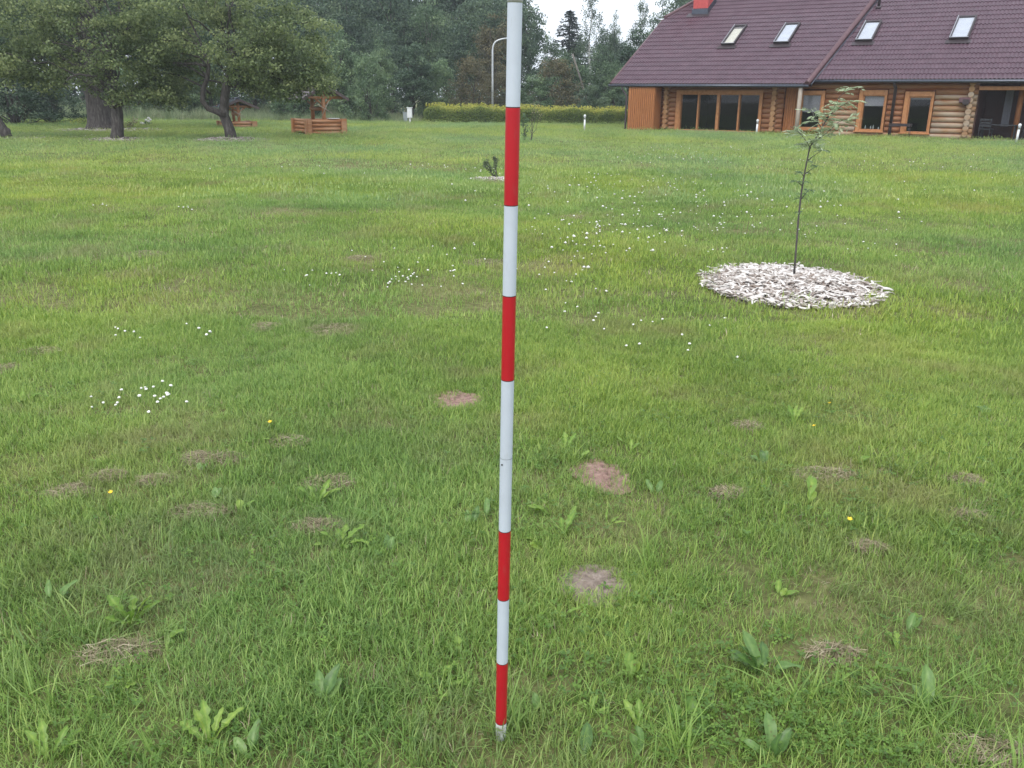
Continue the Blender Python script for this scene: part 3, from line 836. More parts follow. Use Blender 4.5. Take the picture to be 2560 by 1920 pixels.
p = G(1014, 306)
b = empty('cable_box', tuple(p))
tag(b, 'low grey cable box beside the white meter cabinet', 'utility box')
MB().bbox(-.14, .14, -.1, .1, -.05, .60, .015).build('body', M['box_grey'], b)
MB().bbox(-.16, .16, -.12, .12, .60, .64, .01).build('lid', M['box_grey'], b)
MB().box(-.11, .11, -.112, -.102, .05, .55).build('door', M['box_grey'], b)
p = G(1025, 309)
b = empty('meter_cabinet', tuple(p))
tag(b, 'white meter cabinet raised on a post by the hedge end', 'utility box')
MB().bbox(-.055, .055, -.05, .05, -.1, .34, .01).build('post', M['box_white'], b)
MB().bbox(-.15, .15, -.1, .1, .34, .92, .015).build('body', M['box_white'], b)
MB().box(-.125, .125, -.112, -.102, .38, .86).build('door', M['box_white'], b)
MB().bbox(-.17, .17, -.13, .12, .92, .955, .01).build('lid', M['box_white'], b)

# ================================================================== WELLS
def well(loc, rz, a, rows, lr, post_h, eave_z, apex_z, half_w, roof_l, label, roofmat):
    w = empty('log_well', loc, rz)
    tag(w, label, 'well', 'wooden wells at the lawn edge')
    h = a / 2
    ex = lr * 1.4
    for k in range(rows):
        z = lr + k * lr * 1.92
        for s in (-1, 1):
            MB().tube([(-h - ex, s * h, z), (0, s * h, z), (h + ex, s * h, z)], [lr, lr * 1.02, lr], 12).build('log', M['log_well'], w)
            zz = z + lr * .96 if k < rows - 1 else z + lr * .5
            MB().tube([(s * h, -h - ex, zz), (s * h, 0, zz), (s * h, h + ex, zz)], [lr * (1 if k < rows - 1 else .75)] * 3, 12).build('log', M['log_well'], w)
    zt_ = rows * lr * 1.92
    # corner facing boards
    for sx in (-1, 1):
        for sy in (-1, 1):
            MB().bbox(sx * (h + ex) - .05, sx * (h + ex) + .05, sy * (h + .02) - .10, sy * (h + .02) + .10, -.05, zt_ + .03, .015).build('corner_board', M['log_well'], w)
            MB().bbox(sx * (h - .0) - .10, sx * (h - .0) + .10, sy * (h + ex) - .05, sy * (h + ex) + .05, -.05, zt_ + .02, .015).build('corner_board', M['log_well'], w)
    MB().box(-h + lr, h - lr, -h + lr, h - lr, -.1, zt_ * .72).build('well_lid', M['plank_dark'], w)
    for s in (-1, 1):
        y = s * h * .82
        MB().tube([(0, y, .0), (0, y, apex_z - .08)], .085 * a / 1.58, 12).build('post', M['log_well'], w)
        MB().bbox(-half_w * .86, half_w * .86, y - .05, y + .05, eave_z + .03, eave_z + .13, .01).build('tie_beam', M['log_well'], w)
        for q in (-1, 1):
            MB().tube([(q * half_w * .42, y, eave_z + .08), (0, y, eave_z - .35 * (apex_z - eave_z) - .05)], .035, 8).build('brace', M['log_well'], w)
    MB().tube([(0, -h * 1.0, zt_ + .38 * (eave_z - zt_) + .12), (0, h * 1.0, zt_ + .38 * (eave_z - zt_) + .12)], .085, 12).build('windlass', M['log_well'], w)
    c = np.array([0, -h * 1.05, zt_ + .38 * (eave_z - zt_) + .12])
    mb = MB()
    for t in (0.3, 0.3 + math.pi / 2):
        d = np.array([math.cos(t + .75), 0, math.sin(t + .75)]) * .40 * a / 1.58
        mb.tube([c - d, c + d], .017, 6)
    mb.build('crank_spokes', M['grey_post'], w)
    for s in (-1, 1):
        vs, fs, n = [], [], 8
        for i in range(7):
            t = i / 6
            for off in (0.0,):
                pass
        dx, dz = s * half_w, eave_z - apex_z
        L = math.hypot(dx, dz); nx_, nz_ = -dz / L * s, abs(dx) / L
        mb = MB()
        nr = 5
        for i in range(nr):
            f0, f1 = i / nr, (i + 1) / nr + .03
            b0, b1 = .012 + .0, .03
            def pt(f, y, o): return (dx * f + nx_ * o, y, apex_z + dz * f + nz_ * o)
            mb.add([pt(f0, -roof_l / 2, .0), pt(f1, -roof_l / 2, .012), pt(f1, roof_l / 2, .012), pt(f0, roof_l / 2, 0), pt(f0, -roof_l / 2, .03), pt(f1, -roof_l / 2, .05), pt(f1, roof_l / 2, .05), pt(f0, roof_l / 2, .03)],
                   [(0, 1, 2, 3), (4, 7, 6, 5), (0, 4, 5, 1), (1, 5, 6, 2), (2, 6, 7, 3), (3, 7, 4, 0)])
        mb.build('roof', roofmat, w)
        for y in (-roof_l / 2 - .02, roof_l / 2 + .02):
            MB().add([(0, y - .015, apex_z + .06), (dx * 1.03, y - .015, eave_z + .05), (dx * 1.03, y - .015, eave_z - .07), (0, y - .015, apex_z - .08),
                      (0, y + .015, apex_z + .06), (dx * 1.03, y + .015, eave_z + .05), (dx * 1.03, y + .015, eave_z - .07), (0, y + .015, apex_z - .08)],
                     [(0, 1, 2, 3), (4, 7, 6, 5), (0, 4, 5, 1), (1, 5, 6, 2), (2, 6, 7, 3), (3, 7, 4, 0)]).build('barge_board', M['well_roof'], w)
    MB().tube([(0, -roof_l / 2 - .05, apex_z + .055), (0, roof_l / 2 + .05, apex_z + .055)], .06, 8).build('ridge_cap', roofmat, w)
    if rows > 2:
        MB().bbox(.12, .62, -h - .09, -h + .09, zt_ + .035, zt_ + .06, .01).build('top_board', M['box_white'], w)
    return w
pw = G(803, 338)
well((pw[0] - .28, pw[1] + .95, pw[2]), R(34), 1.56, 4, .083, 2.0, 1.47, 2.04, 1.02, 1.9, 'wooden log well with brown gabled roof under the apple branches', M['well_roof'])
pw = G(581, 319)
well((pw[0], pw[1] + .8, pw[2] - .02), R(30), 1.42, 2, .08, 1.4, .98, 1.40, .98, 1.8, 'smaller low log well half hidden behind the forked apple trunk', M['gutter'])
# ================================================================== TREES AND SHRUBS
def unit(v): return v / (np.linalg.norm(v, axis=-1, keepdims=True) + 1e-9)
def leaf_quads(P, N, L, W, tint):
    """diamond leaves at P with normals N"""
    n = len(P)
    r = unit(rng.normal(size=(n, 3)))
    d = unit(np.cross(N, r)); s = np.cross(N, d)
    L = np.broadcast_to(L, (n,))[:, None]; W = np.broadcast_to(W, (n,))[:, None]
    a = P - d * L * .5; b = P + s * W * .5 - d * L * .05 + N * L * .06; c = P + d * L * .5; e = P - s * W * .5 - d * L * .05 + N * L * .06
    V = np.stack([a, b, c, e], 1).reshape(-1, 3)
    F = np.arange(n * 4).reshape(n, 4)
    return V, F, np.repeat(tint, 4)
def clumps(C, Rd, n, size, wid=.6, up=.5, spread=.25, droop=0.0):
    """n leaves in each clump centred C with radii Rd"""
    K = len(C)
    ct = np.clip(rng.normal(.45, .20, K), 0, 1)
    k = np.repeat(np.arange(K), n)
    g = rng.normal(size=(K * n, 3))
    g = g / (np.linalg.norm(g, axis=1, keepdims=True) + 1e-9) * (rng.random((K * n, 1)) ** .45)
    P = C[k] + g * Rd[k]
    if droop: P[:, 2] -= droop * (g[:, 0] ** 2 + g[:, 1] ** 2) * Rd[k][:, 2]
    N = unit(g * .7 + rng.normal(size=g.shape) * .7 + np.array([0, 0, up]))
    sz = size * rng.uniform(.65, 1.3, len(P))
    tint = np.clip(ct[k] + rng.normal(0, spread, len(P)) * .6, 0, 1)
    return leaf_quads(P, N, sz, sz * wid, tint)
def join(parts):
    vs, fs, ts, o = [], [], [], 0
    for V, F, T in parts:
        vs.append(V); fs.append(F + o); ts.append(T); o += len(V)
    return np.concatenate(vs), np.concatenate(fs), np.concatenate(ts)
def limb(mb, a, b, r0, r1, sag=.15, k=6, n=7):
    a, b = np.array(a, float), np.array(b, float)
    L = np.linalg.norm(b - a)
    j = rng.normal(size=(k + 1, 3)) * L * .035
    pts, rad = [], []
    for i in range(k + 1):
        t = i / k
        p = a + (b - a) * t + j[i] * (0 < i)
        p[2] += math.sin(math.pi * t) * L * sag
        pts.append(p); rad.append(r0 + (r1 - r0) * t)
    mb.tube(pts, rad, n, caps=False)
    return pts

def shell_points(n, c, r, bias=.6, zmin=-.8):
    """clump centres through an ellipsoid, more of them towards the outside"""
    out = []
    while len(out) < n:
        g = rng.normal(size=3); g /= np.linalg.norm(g)
        if g[2] < zmin: continue
        f = (bias + (1 - bias) * rng.random()) if rng.random() < .75 else rng.random()
        out.append(np.array(c) + g * f * np.array(r))
    return np.array(out)

def place_tree(name, loc, label, cat, trunk_me, crown_me, tmat=None, sc=(1, 1, 1), rz=0., group=None, cname='crown'):
    o = empty(name, loc, rz); o.scale = sc
    tag(o, label, cat, group)
    link('trunk', trunk_me, o); link(cname, crown_me, o)
    return o

# ---- the forked apple tree
def apple_crown(blobs, per, leaf, nleaf, keep=None):
    cs, rs = [], []
    for (c, r, n) in blobs:
        p = shell_points(n, c, r)
        cs.append(p); rs.append(np.stack([rng.uniform(.32, .62, n), rng.uniform(.32, .62, n), rng.uniform(.18, .34, n)], 1))
    C, Rd = np.concatenate(cs), np.concatenate(rs)
    return C, Rd
X2, Y2 = -10.84, 33.7
SH2 = .2
trunk = [(-10.84, .0), (-10.93, .5), (-11.09, 1.02), (-10.97, 1.63), (-10.80, 2.19), (-10.62, 2.7), (-10.5, 3.3)]
mb = MB()
mb.tube([(x - X2, .08 * math.sin(z * 2), z - .1) for x, z in trunk], [.25, .20, .185, .165, .15, .13, .10], 12)
mb.tube([(x - X2, y, z - .1) for x, z, y in [(-11.02, .98, 0), (-11.3, 1.14, -.1), (-11.57, 1.24, -.18), (-11.74, 1.5, -.2), (-11.68, 1.92, -.2), (-11.5, 2.3, -.15), (-11.44, 2.66, -.1), (-11.40, 3.2, 0)]], [.13, .115, .105, .10, .09, .08, .07, .045], 10)
mb.tube([(x - X2, -.25, z - .1) for x, z in [(-11.46, 2.72), (-11.8, 2.80), (-12.2, 2.80), (-12.7, 2.83), (-13.1, 2.82)]], [.055, .05, .045, .035, .02], 8)
blobs = [((-.1, 0, 4.4), (3.1, 3.0, 2.4), 150), ((-2.3, -.2, 3.4), (1.5, 1.8, 1.5), 44), ((2.5, -.2, 3.3), (1.75, 2.0, 1.7), 95), ((3.15, -.3, 2.3), (1.15, 1.4, .85), 46), ((.9, -.9, 2.7), (1.3, 1.3, .9), 40), ((-2.6, .3, 2.5), (1.0, 1.2, .9), 30), ((1.6, .4, 2.1), (1.3, 1.2, .75), 34), ((2.2, -.4, 1.85), (1.1, .8, .45), 20), ((-1.6, 1.1, 2.2), (1.2, 1.0, .8), 24)]
C, Rd = apple_crown(blobs, 0, .1, 0)
for p in C[::15]:
    a = np.array([.2 + .1 * p[0], 0, min(3.1, max(1.9, p[2] - 1.2))]) if p[0] > -1.6 else np.array([-.65, 0, min(2.9, max(1.6, p[2] - .6))])
    limb(mb, a, p, .045, .012, .12, n=5)
t_me = mb.mesh('trunk', M['bark'])
V, F, T = clumps(C, Rd, 92, .105, .62, .45, .26, .25)
c_me = np_mesh('crown', V, F, M['apple_leaf'], T)
place_tree('apple_tree', (X2 + SH2, Y2, float(zt(X2, Y2))), 'forked apple tree with leaning dark trunk between the two log wells', 'tree', t_me, c_me)

# ---- the apple tree with a stout upright trunk
X1, Y1 = -14.82, 33.3
mb = MB()
mb.tube([(0, 0, -.1), (.05, 0, .25), (.10, 0, .5), (.13, 0, .92), (.16, .05, 1.5), (.15, .1, 2.2), (.1, .1, 3.2)], [.28, .225, .205, .215, .15, .13, .10], 12)
mb.tube([(.16, -.2, 1.15), (.12, -.34, 1.2)], [.05, .02], 8)
blobs = [((-.9, .2, 4.6), (3.0, 2.8, 2.6), 130), ((-2.9, 0, 3.4), (1.9, 2.0, 1.6), 62), ((.8, -.2, 3.2), (1.3, 1.8, 1.4), 40), ((-3.6, -.2, 2.5), (1.3, 1.2, .8), 36), ((-1.6, .3, 2.2), (1.6, 1.5, .7), 36), ((1.2, -.3, 1.9), (.8, 1.0, .6), 22), ((.35, -.3, 1.55), (.5, .6, .35), 10), ((1.9, .2, 1.6), (.8, .8, .5), 18)]
C, Rd = apple_crown(blobs, 0, .1, 0)
for p in C[::13]:
    limb(mb, np.array([.15, .08, min(3.0, max(1.1, p[2] - 1.4))]), p, .04, .012, .15, n=5)
limb(mb, (.1, -.1, 1.9), (-1.4, -.6, 1.95), .05, .02, .2)
t_me = mb.mesh('trunk', M['bark'])
V, F, T = clumps(C, Rd, 90, .105, .62, .45, .26, .25)
c_me = np_mesh('crown', V, F, M['apple_leaf'], T)
place_tree('apple_tree', (X1, Y1, float(zt(X1, Y1))), 'apple tree with stout upright trunk in front of the huge old trunk', 'tree', t_me, c_me)

# ---- huge old trunk behind it
XB, YB = -19.6, 42.7
mb = MB()
vs, fs = [], []
prof = [(-.2, 1.05), (0, .80), (.3, .66), (.8, .60), (1.5, .56), (2.4, .52), (3.6, .48), (5.5, .40)]
seg = 22
for z, r in prof:
    for q_ in range(seg):
        t = 2 * math.pi * q_ / seg
        rr = r * (1 + .07 * math.sin(5 * t + z * .6) + .04 * math.sin(9 * t + 1)) * (1 + (.14 * math.sin(3 * t + 1) if z < .4 else 0))
        vs.append((rr * math.cos(t), rr * math.sin(t), z))
for k in range(len(prof) - 1):
    for q_ in range(seg):
        fs.append((k * seg + q_, k * seg + (q_ + 1) % seg, (k + 1) * seg + (q_ + 1) % seg, (k + 1) * seg + q_))
mb.add(vs, fs, True)
C = np.concatenate([shell_points(260, (0, 0, 7.0), (5.5, 5.0, 4.3)), shell_points(70, (-3, -.5, 3.6), (2.6, 2.0, 1.3)), shell_points(60, (3.4, 0, 3.9), (2.4, 2.0, 1.5))])
Rd = np.stack([rng.uniform(.5, .9, len(C)), rng.uniform(.5, .9, len(C)), rng.uniform(.3, .5, len(C))], 1)
for p in C[::7]:
    limb(mb, (0, 0, min(5.3, max(2.5, p[2] - 2))), p, .12, .02, .1, n=6)
V, F, T = clumps(C, Rd, 70, .17, .65, .4)
place_tree('old_tree', (XB, YB, float(zt(XB, YB))), 'huge old tree with massive flared trunk at the lawn edge', 'tree', mb.mesh('trunk', M['bark']), np_mesh('crown', V, F, M['forest_leaf'], T))

# ---- tree leaning out of the picture
XL, YL = -19.15, 33.8
mb = MB()
mb.tube([(0, 0, -.1), (-.12, 0, .28), (-.30, 0, .62), (-.52, 0, 1.1), (-.85, 0, 1.8), (-1.1, 0, 2.6), (-1.2, 0, 3.6)], [.22, .18, .16, .15, .13, .11, .07], 10)
mb.tube([(-.02, -.05, .02), (.10, -.16, .33), (.115, -.17, .345)], [.14, .115, .09], 12)
C = np.concatenate([shell_points(90, (-2.2, .3, 4.3), (2.2, 2.2, 1.7)), shell_points(40, (-.6, .2, 4.9), (1.5, 1.5, 1.1))])
Rd = np.stack([rng.uniform(.35, .6, len(C)), rng.uniform(.35, .6, len(C)), rng.uniform(.2, .34, len(C))], 1)
for p in C[::6]: limb(mb, (-1.1, 0, 2.4), p, .045, .012, .12, n=5)
V, F, T = clumps(C, Rd, 66, .11, .62, .35, .22, .25)
place_tree('leaning_tree', (XL, YL, float(zt(XL, YL))), 'leaning trunk with a sawn off stub at its foot', 'tree', mb.mesh('trunk', M['bark']), np_mesh('crown', V, F, M['apple_leaf'], T))

# ---- prototypes for the wood
def broadleaf(Hh, Rr, base, nC, nL, leaf, mat, lobes=5, clr=(.55, 1.0)):
    mb = MB()
    top = np.array([rng.normal() * .3, rng.normal() * .3, Hh * .82])
    pts = [(0, 0, -.3), (rng.normal() * .1, rng.normal() * .1, Hh * .25), (top[0] * .6, top[1] * .6, Hh * .5), tuple(top)]
    mb.tube(pts, [Hh * .018 + .04, Hh * .014 + .03, Hh * .009 + .02, .02], 8)
    blobs = [(np.array([0, 0, base + (Hh - base) * .5]), np.array([Rr * .72, Rr * .72, (Hh - base) * .5]))]
    for _ in range(lobes):
        t = rng.random(); a = rng.uniform(0, 2 * math.pi)
        z = base + (Hh - base) * (.15 + .7 * t)
        rr = Rr * (.62 - .35 * abs(t - .35))
        blobs.append((np.array([math.cos(a) * rr, math.sin(a) * rr, z]), np.array([Rr * rng.uniform(.35, .55)] * 2 + [(Hh - base) * rng.uniform(.14, .22)])))
    cs = [shell_points(int(nC * (.45 if i == 0 else .55 / lobes)) + 1, c, r, .55) for i, (c, r) in enumerate(blobs)]
    C = np.concatenate(cs); C[:, 2] = np.maximum(C[:, 2], .3)
    k = Hh / 9
    Rd = np.stack([rng.uniform(*clr, len(C)) * k, rng.uniform(*clr, len(C)) * k, rng.uniform(clr[0] * .6, clr[1] * .6, len(C)) * k], 1)
    for p in C[::6]:
        z0 = max(Hh * .15, p[2] - .25 * Hh)
        limb(mb, (top[0] * z0 / Hh, top[1] * z0 / Hh, z0), p, Hh * .005 + .01, .012, .08, 4, 5)
    V, F, T = clumps(C, Rd, nL, leaf, .62, .35, .25, .15)
    return mb, np_mesh('crown', V, F, mat, T)
def birch(Hh, Rr, nC, nL, leaf, mat):
    mb = MB()
    pts = [(0, 0, -.3)] + [(rng.normal() * .10, rng.normal() * .1, Hh * t) for t in (.2, .4, .6, .8, 1.0)]
    mb.tube(pts, [.15, .13, .11, .085, .055, .015], 10)
    cs = []
    for i in range(nC):
        t = rng.uniform(.36, 1.0)
        a = rng.uniform(0, 2 * math.pi)
        rr = Rr * (1.05 - t) ** .6 * rng.uniform(.25, 1.0) * 1.2
        cs.append((math.cos(a) * rr, math.sin(a) * rr, Hh * t))
    C = np.array(cs)
    for p in C[::4]:
        limb(mb, (0, 0, max(Hh * .28, p[2] - Hh * .13)), p, .016, .006, .05, 5, 5)
    Rd = np.stack([rng.uniform(.25, .5, len(C)), rng.uniform(.25, .5, len(C)), rng.uniform(.4, .8, len(C))], 1)
    V, F, T = clumps(C, Rd, nL, leaf, .7, .2, .25, .3)
    return mb, np_mesh('crown', V, F, mat, T)
def spruce(Hh, Rr, mat):
    mb = MB().tube([(0, 0, -.3), (0, 0, Hh * .5), (0, 0, Hh)], [.16, .1, .015], 8)
    P, N, L = [], [], []
    z = .5
    while z < Hh - .1:
        f = 1 - z / Hh
        nb = int(7 + 6 * f)
        for b in range(nb):
            a = rng.uniform(0, 2 * math.pi); ln = Rr * f ** .85 * rng.uniform(.7, 1.12) + .12
            m = int(10 + 26 * f)
            t = rng.random(m) ** .8
            x = t * ln; w = (1 - t) * .28 * ln * rng.uniform(-1, 1, m)
            zz = z + ln * (.10 - .42 * t + .22 * t * t) + rng.normal(0, .06, m)
            P.append(np.stack([math.cos(a) * x - math.sin(a) * w, math.sin(a) * x + math.cos(a) * w, zz], 1))
        z += .22 + .30 * f
    P = np.concatenate(P)
    N = unit(rng.normal(size=P.shape) * .6 + np.array([0, 0, .8]))
    sz = rng.uniform(.2, .42, len(P))
    V, F, T = leaf_quads(P, N, sz, sz * .32, np.clip(rng.normal(.45, .25, len(P)), 0, 1))
    return mb, np_mesh('crown', V, F, mat, T)
def bush(Hh, Rr, nC, nL, leaf, mat, up=.35):
    mb = MB()
    C = []
    for _ in range(nC):
        a = rng.uniform(0, 2 * math.pi); t = rng.random()
        env = Rr * (1 - .75 * max(0, t - .35) ** 1.2 * 1.3) * (.8 + .2 * math.sin(3 * a + t * 4))
        rr = env * math.sqrt(rng.uniform(.15, 1))
        C.append((math.cos(a) * rr, math.sin(a) * rr, .15 + Hh * t * .92))
    C = np.array(C)
    for p in C[::5]:
        limb(mb, (p[0] * .1, p[1] * .1, -.1), p, .03 + Hh * .004, .01, .03, 5, 5)
    k = Hh / 4.5
    Rd = np.stack([rng.uniform(.3, .55, nC) * k, rng.uniform(.3, .55, nC) * k, rng.uniform(.28, .5, nC) * k], 1)
    V, F, T = clumps(C, Rd, nL, leaf, .55, up, .25)
    return mb, np_mesh('crown', V, F, mat, T)

P_ = {}
def proto(key, res, bark):
    mb, c = res
    P_[key] = (mb.mesh('trunk', M[bark]), c)
proto('tallA', broadleaf(16, 4.6, 2.2, 150, 78, .30, M['forest_leaf'], 7), 'bark')
proto('tallB', broadleaf(14.5, 3.6, 1.6, 130, 78, .28, M['forest_leaf'], 6), 'bark')
proto('tallC', broadleaf(17, 3.9, 3.0, 140, 74, .30, M['bush_leaf'], 8), 'bark_pale')
proto('midA', broadleaf(7.5, 2.5, .4, 130, 84, .17, M['bush_leaf'], 6), 'bark')
proto('midB', broadleaf(6.5, 2.1, .3, 120, 80, .16, M['forest_leaf'], 5), 'bark')
proto('bushA', bush(4.6, 2.2, 130, 84, .14, M['bush_leaf']), 'twig')
proto('bushB', bush(4.2, 2.0, 120, 84, .13, M['forest_leaf']), 'twig')
proto('rust', bush(4.6, 2.1, 110, 80, .12, M['rust_leaf']), 'twig')
proto('rustTall', broadleaf(9, 2.3, .6, 130, 74, .17, M['rust_leaf'], 6), 'bark')
proto('birch', birch(12.5, 2.6, 95, 42, .15, M['forest_leaf']), 'birch_bark')
proto('spruceA', spruce(13, 2.7, M['needle']), 'bark')
proto('spruceB', spruce(11, 3.0, M['needle']), 'bark')
PH = dict(tallA=16.6, tallB=15, tallC=17.6, midA=7.9, midB=6.9, bushA=4.9, bushB=4.5, rust=4.9, rustTall=9.4, birch=12.8, spruceA=13, spruceB=11)
KIND = dict(tallA='broadleaf_tree', tallB='broadleaf_tree', tallC='broadleaf_tree', midA='young_tree', midB='young_tree', bushA='shrub', bushB='shrub', rust='willow_shrub', rustTall='willow_tree', birch='birch_tree', spruceA='spruce_tree', spruceB='spruce_tree')

def wood(key, px, depth, top, label, wid=1.0, group=None):
    """a tree at a distance, as tall as the photograph shows it"""
    d = ray(px, 300); x = d[0] / d[1] * depth
    hgt = 1.67 + (240 - top) / 2390 * math.hypot(x, depth) * .985
    s = hgt / PH[key]
    kind = KIND[key]
    cat = 'shrub' if 'shrub' in kind else 'tree'
    return place_tree(kind, (x, depth, float(zt(x, depth))), label, cat, P_[key][0], P_[key][1], sc=(s * wid, s * wid, s), rz=rng.uniform(0, 6.28), group=group)

FR = 'shrubs and young trees along the edge of the wood'
BK = 'trees of the dense wood behind the lawn'
# front edge of the wood, left to right
wood('bushB', 40, 48, 150, 'dark shrub at the lawn edge behind the leaning trunk', 1.5, FR)
wood('bushB', 130, 51, 185, 'dark shrub between the leaning trunk and the huge old trunk', 1.3, FR)
wood('bushA', 330, 60, 150, 'shrub showing through the gap right of the stout apple trunk', 1.3, FR)
wood('bushB', 430, 62, 130, 'shrub filling the space left of the forked apple trunk', 1.3, FR)
wood('bushA', 530, 63, 120, 'shrub right behind the smaller log well', 1.3, FR)
wood('midB', 640, 62, 70, 'young tree behind the forked apple crown', 1.1, FR)
wood('bushA', 735, 60, 140, 'shrub behind the roof of the larger well', 1.1, FR)
wood('midA', 862, 62, 66, 'pale young tree just right of the apple crown', 1.05, FR)
wood('bushA', 925, 59, 128, 'rounded light green shrub above the meter cabinet', .9, FR)
wood('midA', 955, 66, 90, 'young tree rising behind the light green rounded shrub', .8, FR)
wood('midB', 1030, 60, 98, 'bushy young tree over the left end of the hedge', 1.0, FR)
wood('bushA', 1100, 62, 140, 'shrub behind the hedge left of the street lamp', 1.0, FR)
wood('rust', 1180, 60.8, 128, 'brownish willow shrub just left of the street lamp', .95, FR)
wood('rustTall', 1238, 70, 20, 'tall russet tree above the street lamp arm', .85, FR)
wood('rust', 1245, 62.5, 170, 'brownish shrub at the foot of the street lamp', 1.0, FR)
wood('rust', 1385, 62, 132, 'russet shrub behind the hedge right of the ranging pole', 1.2, FR)
wood('bushA', 1338, 60.5, 178, 'low green shrub below the russet one', 1.3, FR)
wood('bushB', 1480, 61, 205, 'low dark shrub under the leaning bare pole', 1.1, FR)
wood('midA', 1530, 66, 140, 'green young tree at the corner of the house roof', .95, FR)
wood('bushB', 1556, 60, 235, 'low dark shrub beside the plank shed', 1.0, FR)
wood('midB', 1600, 69, 60, 'green young tree behind the house left verge', 1.1, FR)
# behind: taller
wood('tallB', 985, 78, -70, 'tall dark tree over the light young trees', .9, BK)
wood('tallA', 1080, 80, 18, 'broad olive crowned tree left of the ranging pole', 1.0, BK)
wood('tallB', 1165, 84, -30, 'dark tree between the olive crown and the russet tree', .8, BK)
wood('tallB', 1318, 76, -26, 'dark tree at the left side of the sky gap', .72, BK)
wood('tallA', 1255, 84, -90, 'dark tree behind the top of the ranging pole', .8, BK)
wood('tallA', 870, 80, -60, 'dark tree behind the right side of the apple crown', .9, BK)
wood('tallB', 760, 76, -60, 'dark tree in the gap over the forked apple crown', 1.0, BK)
wood('tallC', 1376, 84, 84, 'low rounded tree in the sky gap below the small spruce', .9, BK)
wood('spruceB', 1418, 92, 26, 'small dark spruce standing in the sky gap', 1.8, BK)
wood('birch', 1470, 85, -26, 'slender white stemmed birch in the middle of the sky gap', .9, BK)
wood('tallB', 1500, 96, 62, 'leafy tree right beside the white stemmed birch', .75, BK)
wood('tallB', 1527, 94, 27, 'narrow pointed tree at the right of the sky gap', .42, BK)
wood('tallC', 1440, 92, 78, 'rounded tree behind the white stemmed birch', 1.4, BK)
wood('tallA', 1530, 96, 78, 'rounded tree below the narrow pointed tree', 1.2, BK)
wood('midA', 1420, 74, 110, 'grey green young tree left of the birch stem', 1.15, BK)
wood('midA', 1510, 76, 98, 'grey green young tree right of the birch stem', 1.15, BK)
wood('tallB', 1645, 76, -10, 'tall tree rising beside the chimney', .85, BK)
wood('tallA', 1700, 82, -60, 'leafy tree between the chimney and the tall tree', .7, BK)
wood('birch', 1592, 80, 0, 'airy birch over the house left verge', .95, BK)
wood('birch', 1706, 78, -60, 'pale stemmed birch behind the red chimney', .9, BK)
wood('tallC', 1740, 84, -60, 'dense tree behind the red chimney', .7, BK)
lp_ = []
LAND = [(-20, 'over the leaning trunk at the picture edge'), (70, 'right of the leaning trunk'), (150, 'well left of the huge old trunk'), (215, 'straight behind the huge old trunk'), (290, 'behind the stout apple trunk'),
        (365, 'behind the small clump of white flowers'), (440, 'left of the forked apple trunk'), (520, 'behind the fork of the apple trunk'), (595, 'behind the smaller log well'), (670, 'behind the drooping apple boughs'),
        (745, 'left of the larger log well roof'), (820, 'right of the larger well roof'), (890, 'above the lawn right of the larger well'), (960, 'just left of the cable box'), (1020, 'over the meter cabinet'),
        (1085, 'over the left end of the hedge'), (1150, 'left of the street lamp'), (1230, 'over the street lamp')]
for i, (px, where) in enumerate(LAND):
    for row, (dep, key) in enumerate([(74, ('tallB', 'tallA', 'spruceA', 'tallC')[i % 4]), (90, ('tallA', 'spruceA', 'tallC', 'tallA')[(i + 1) % 4])]):
        pxj = px + rng.uniform(-12, 12)
        top = rng.uniform(-230, -80) - row * 50
        if pxj > 640 and 'spruce' in key: key = 'tallB'
        if row == 0 and pxj > 640: top = rng.uniform(-30, 60)
        what = ('tall spruce' if 'spruce' in key else 'tall leafy tree') + (' in front ' if row == 0 else ' deep in the wood ')
        wood(key, pxj + row * 25, dep + rng.uniform(-4, 4), top, what + where, rng.uniform(.75, 1.0), BK)

# bare pole leaning in front of the birch
mb = MB().tube([(4.14, 66, 4.56), (4.75, 66, 2.95), (5.38, 66.2, 1.21), (5.85, 66.3, -.05)], [.07, .065, .06, .055], 8)
o = mb.build('leaning_pole', M['bark_pale']); tag(o, 'bare thin pole leaning among the shrubs before the birch', 'pole')

# understorey: low scrub that closes the wood at the ground
pts = []
for _ in range(520):
    x = rng.uniform(-58, 24); y = rng.uniform(66, 88)
    pts.append((x, y, rng.uniform(.3, 1.9)))
C = np.array(pts)
Rd = np.stack([rng.uniform(.8, 1.4, len(C)), rng.uniform(.6, 1.0, len(C)), rng.uniform(.5, .9, len(C))], 1)
V, F, T = clumps(C, Rd, 46, .26, .6, .3)
tag(link('undergrowth', np_mesh('undergrowth', V, F, M['forest_leaf'], T)), 'dark undergrowth between the trunks of the wood', kind='stuff')

# ---- clipped hedge
hx0, hx1, hy = -5.75, 8.3, 57.4
n = 34000
x = rng.uniform(hx0, hx1, n); u = rng.random(n)
face = rng.random(n)
topz = lambda x: 1.02 + .05 * np.sin(2.1 * x) + .03 * np.sin(5.3 * x + 1) - .012 * (x - hx0)
y = np.where(face < .55, hy - .62 + rng.normal(0, .07, n), hy + rng.uniform(-.62, .62, n))
z = np.where(face < .55, u * topz(x), topz(x) - np.abs(rng.normal(0, .07, n)))
end = np.clip((x - hx0) / .5, 0, 1)
z *= .55 + .45 * np.sqrt(end); y = hy + (y - hy) * (.4 + .6 * np.sqrt(end))
P = np.stack([x, y, z], 1)
N = unit(np.stack([rng.normal(0, .5, n), -np.where(face < .55, 1.0, .1) + rng.normal(0, .5, n), np.where(face < .55, .3, 1.0) + rng.normal(0, .4, n)], 1))
sz = rng.uniform(.06, .115, n)
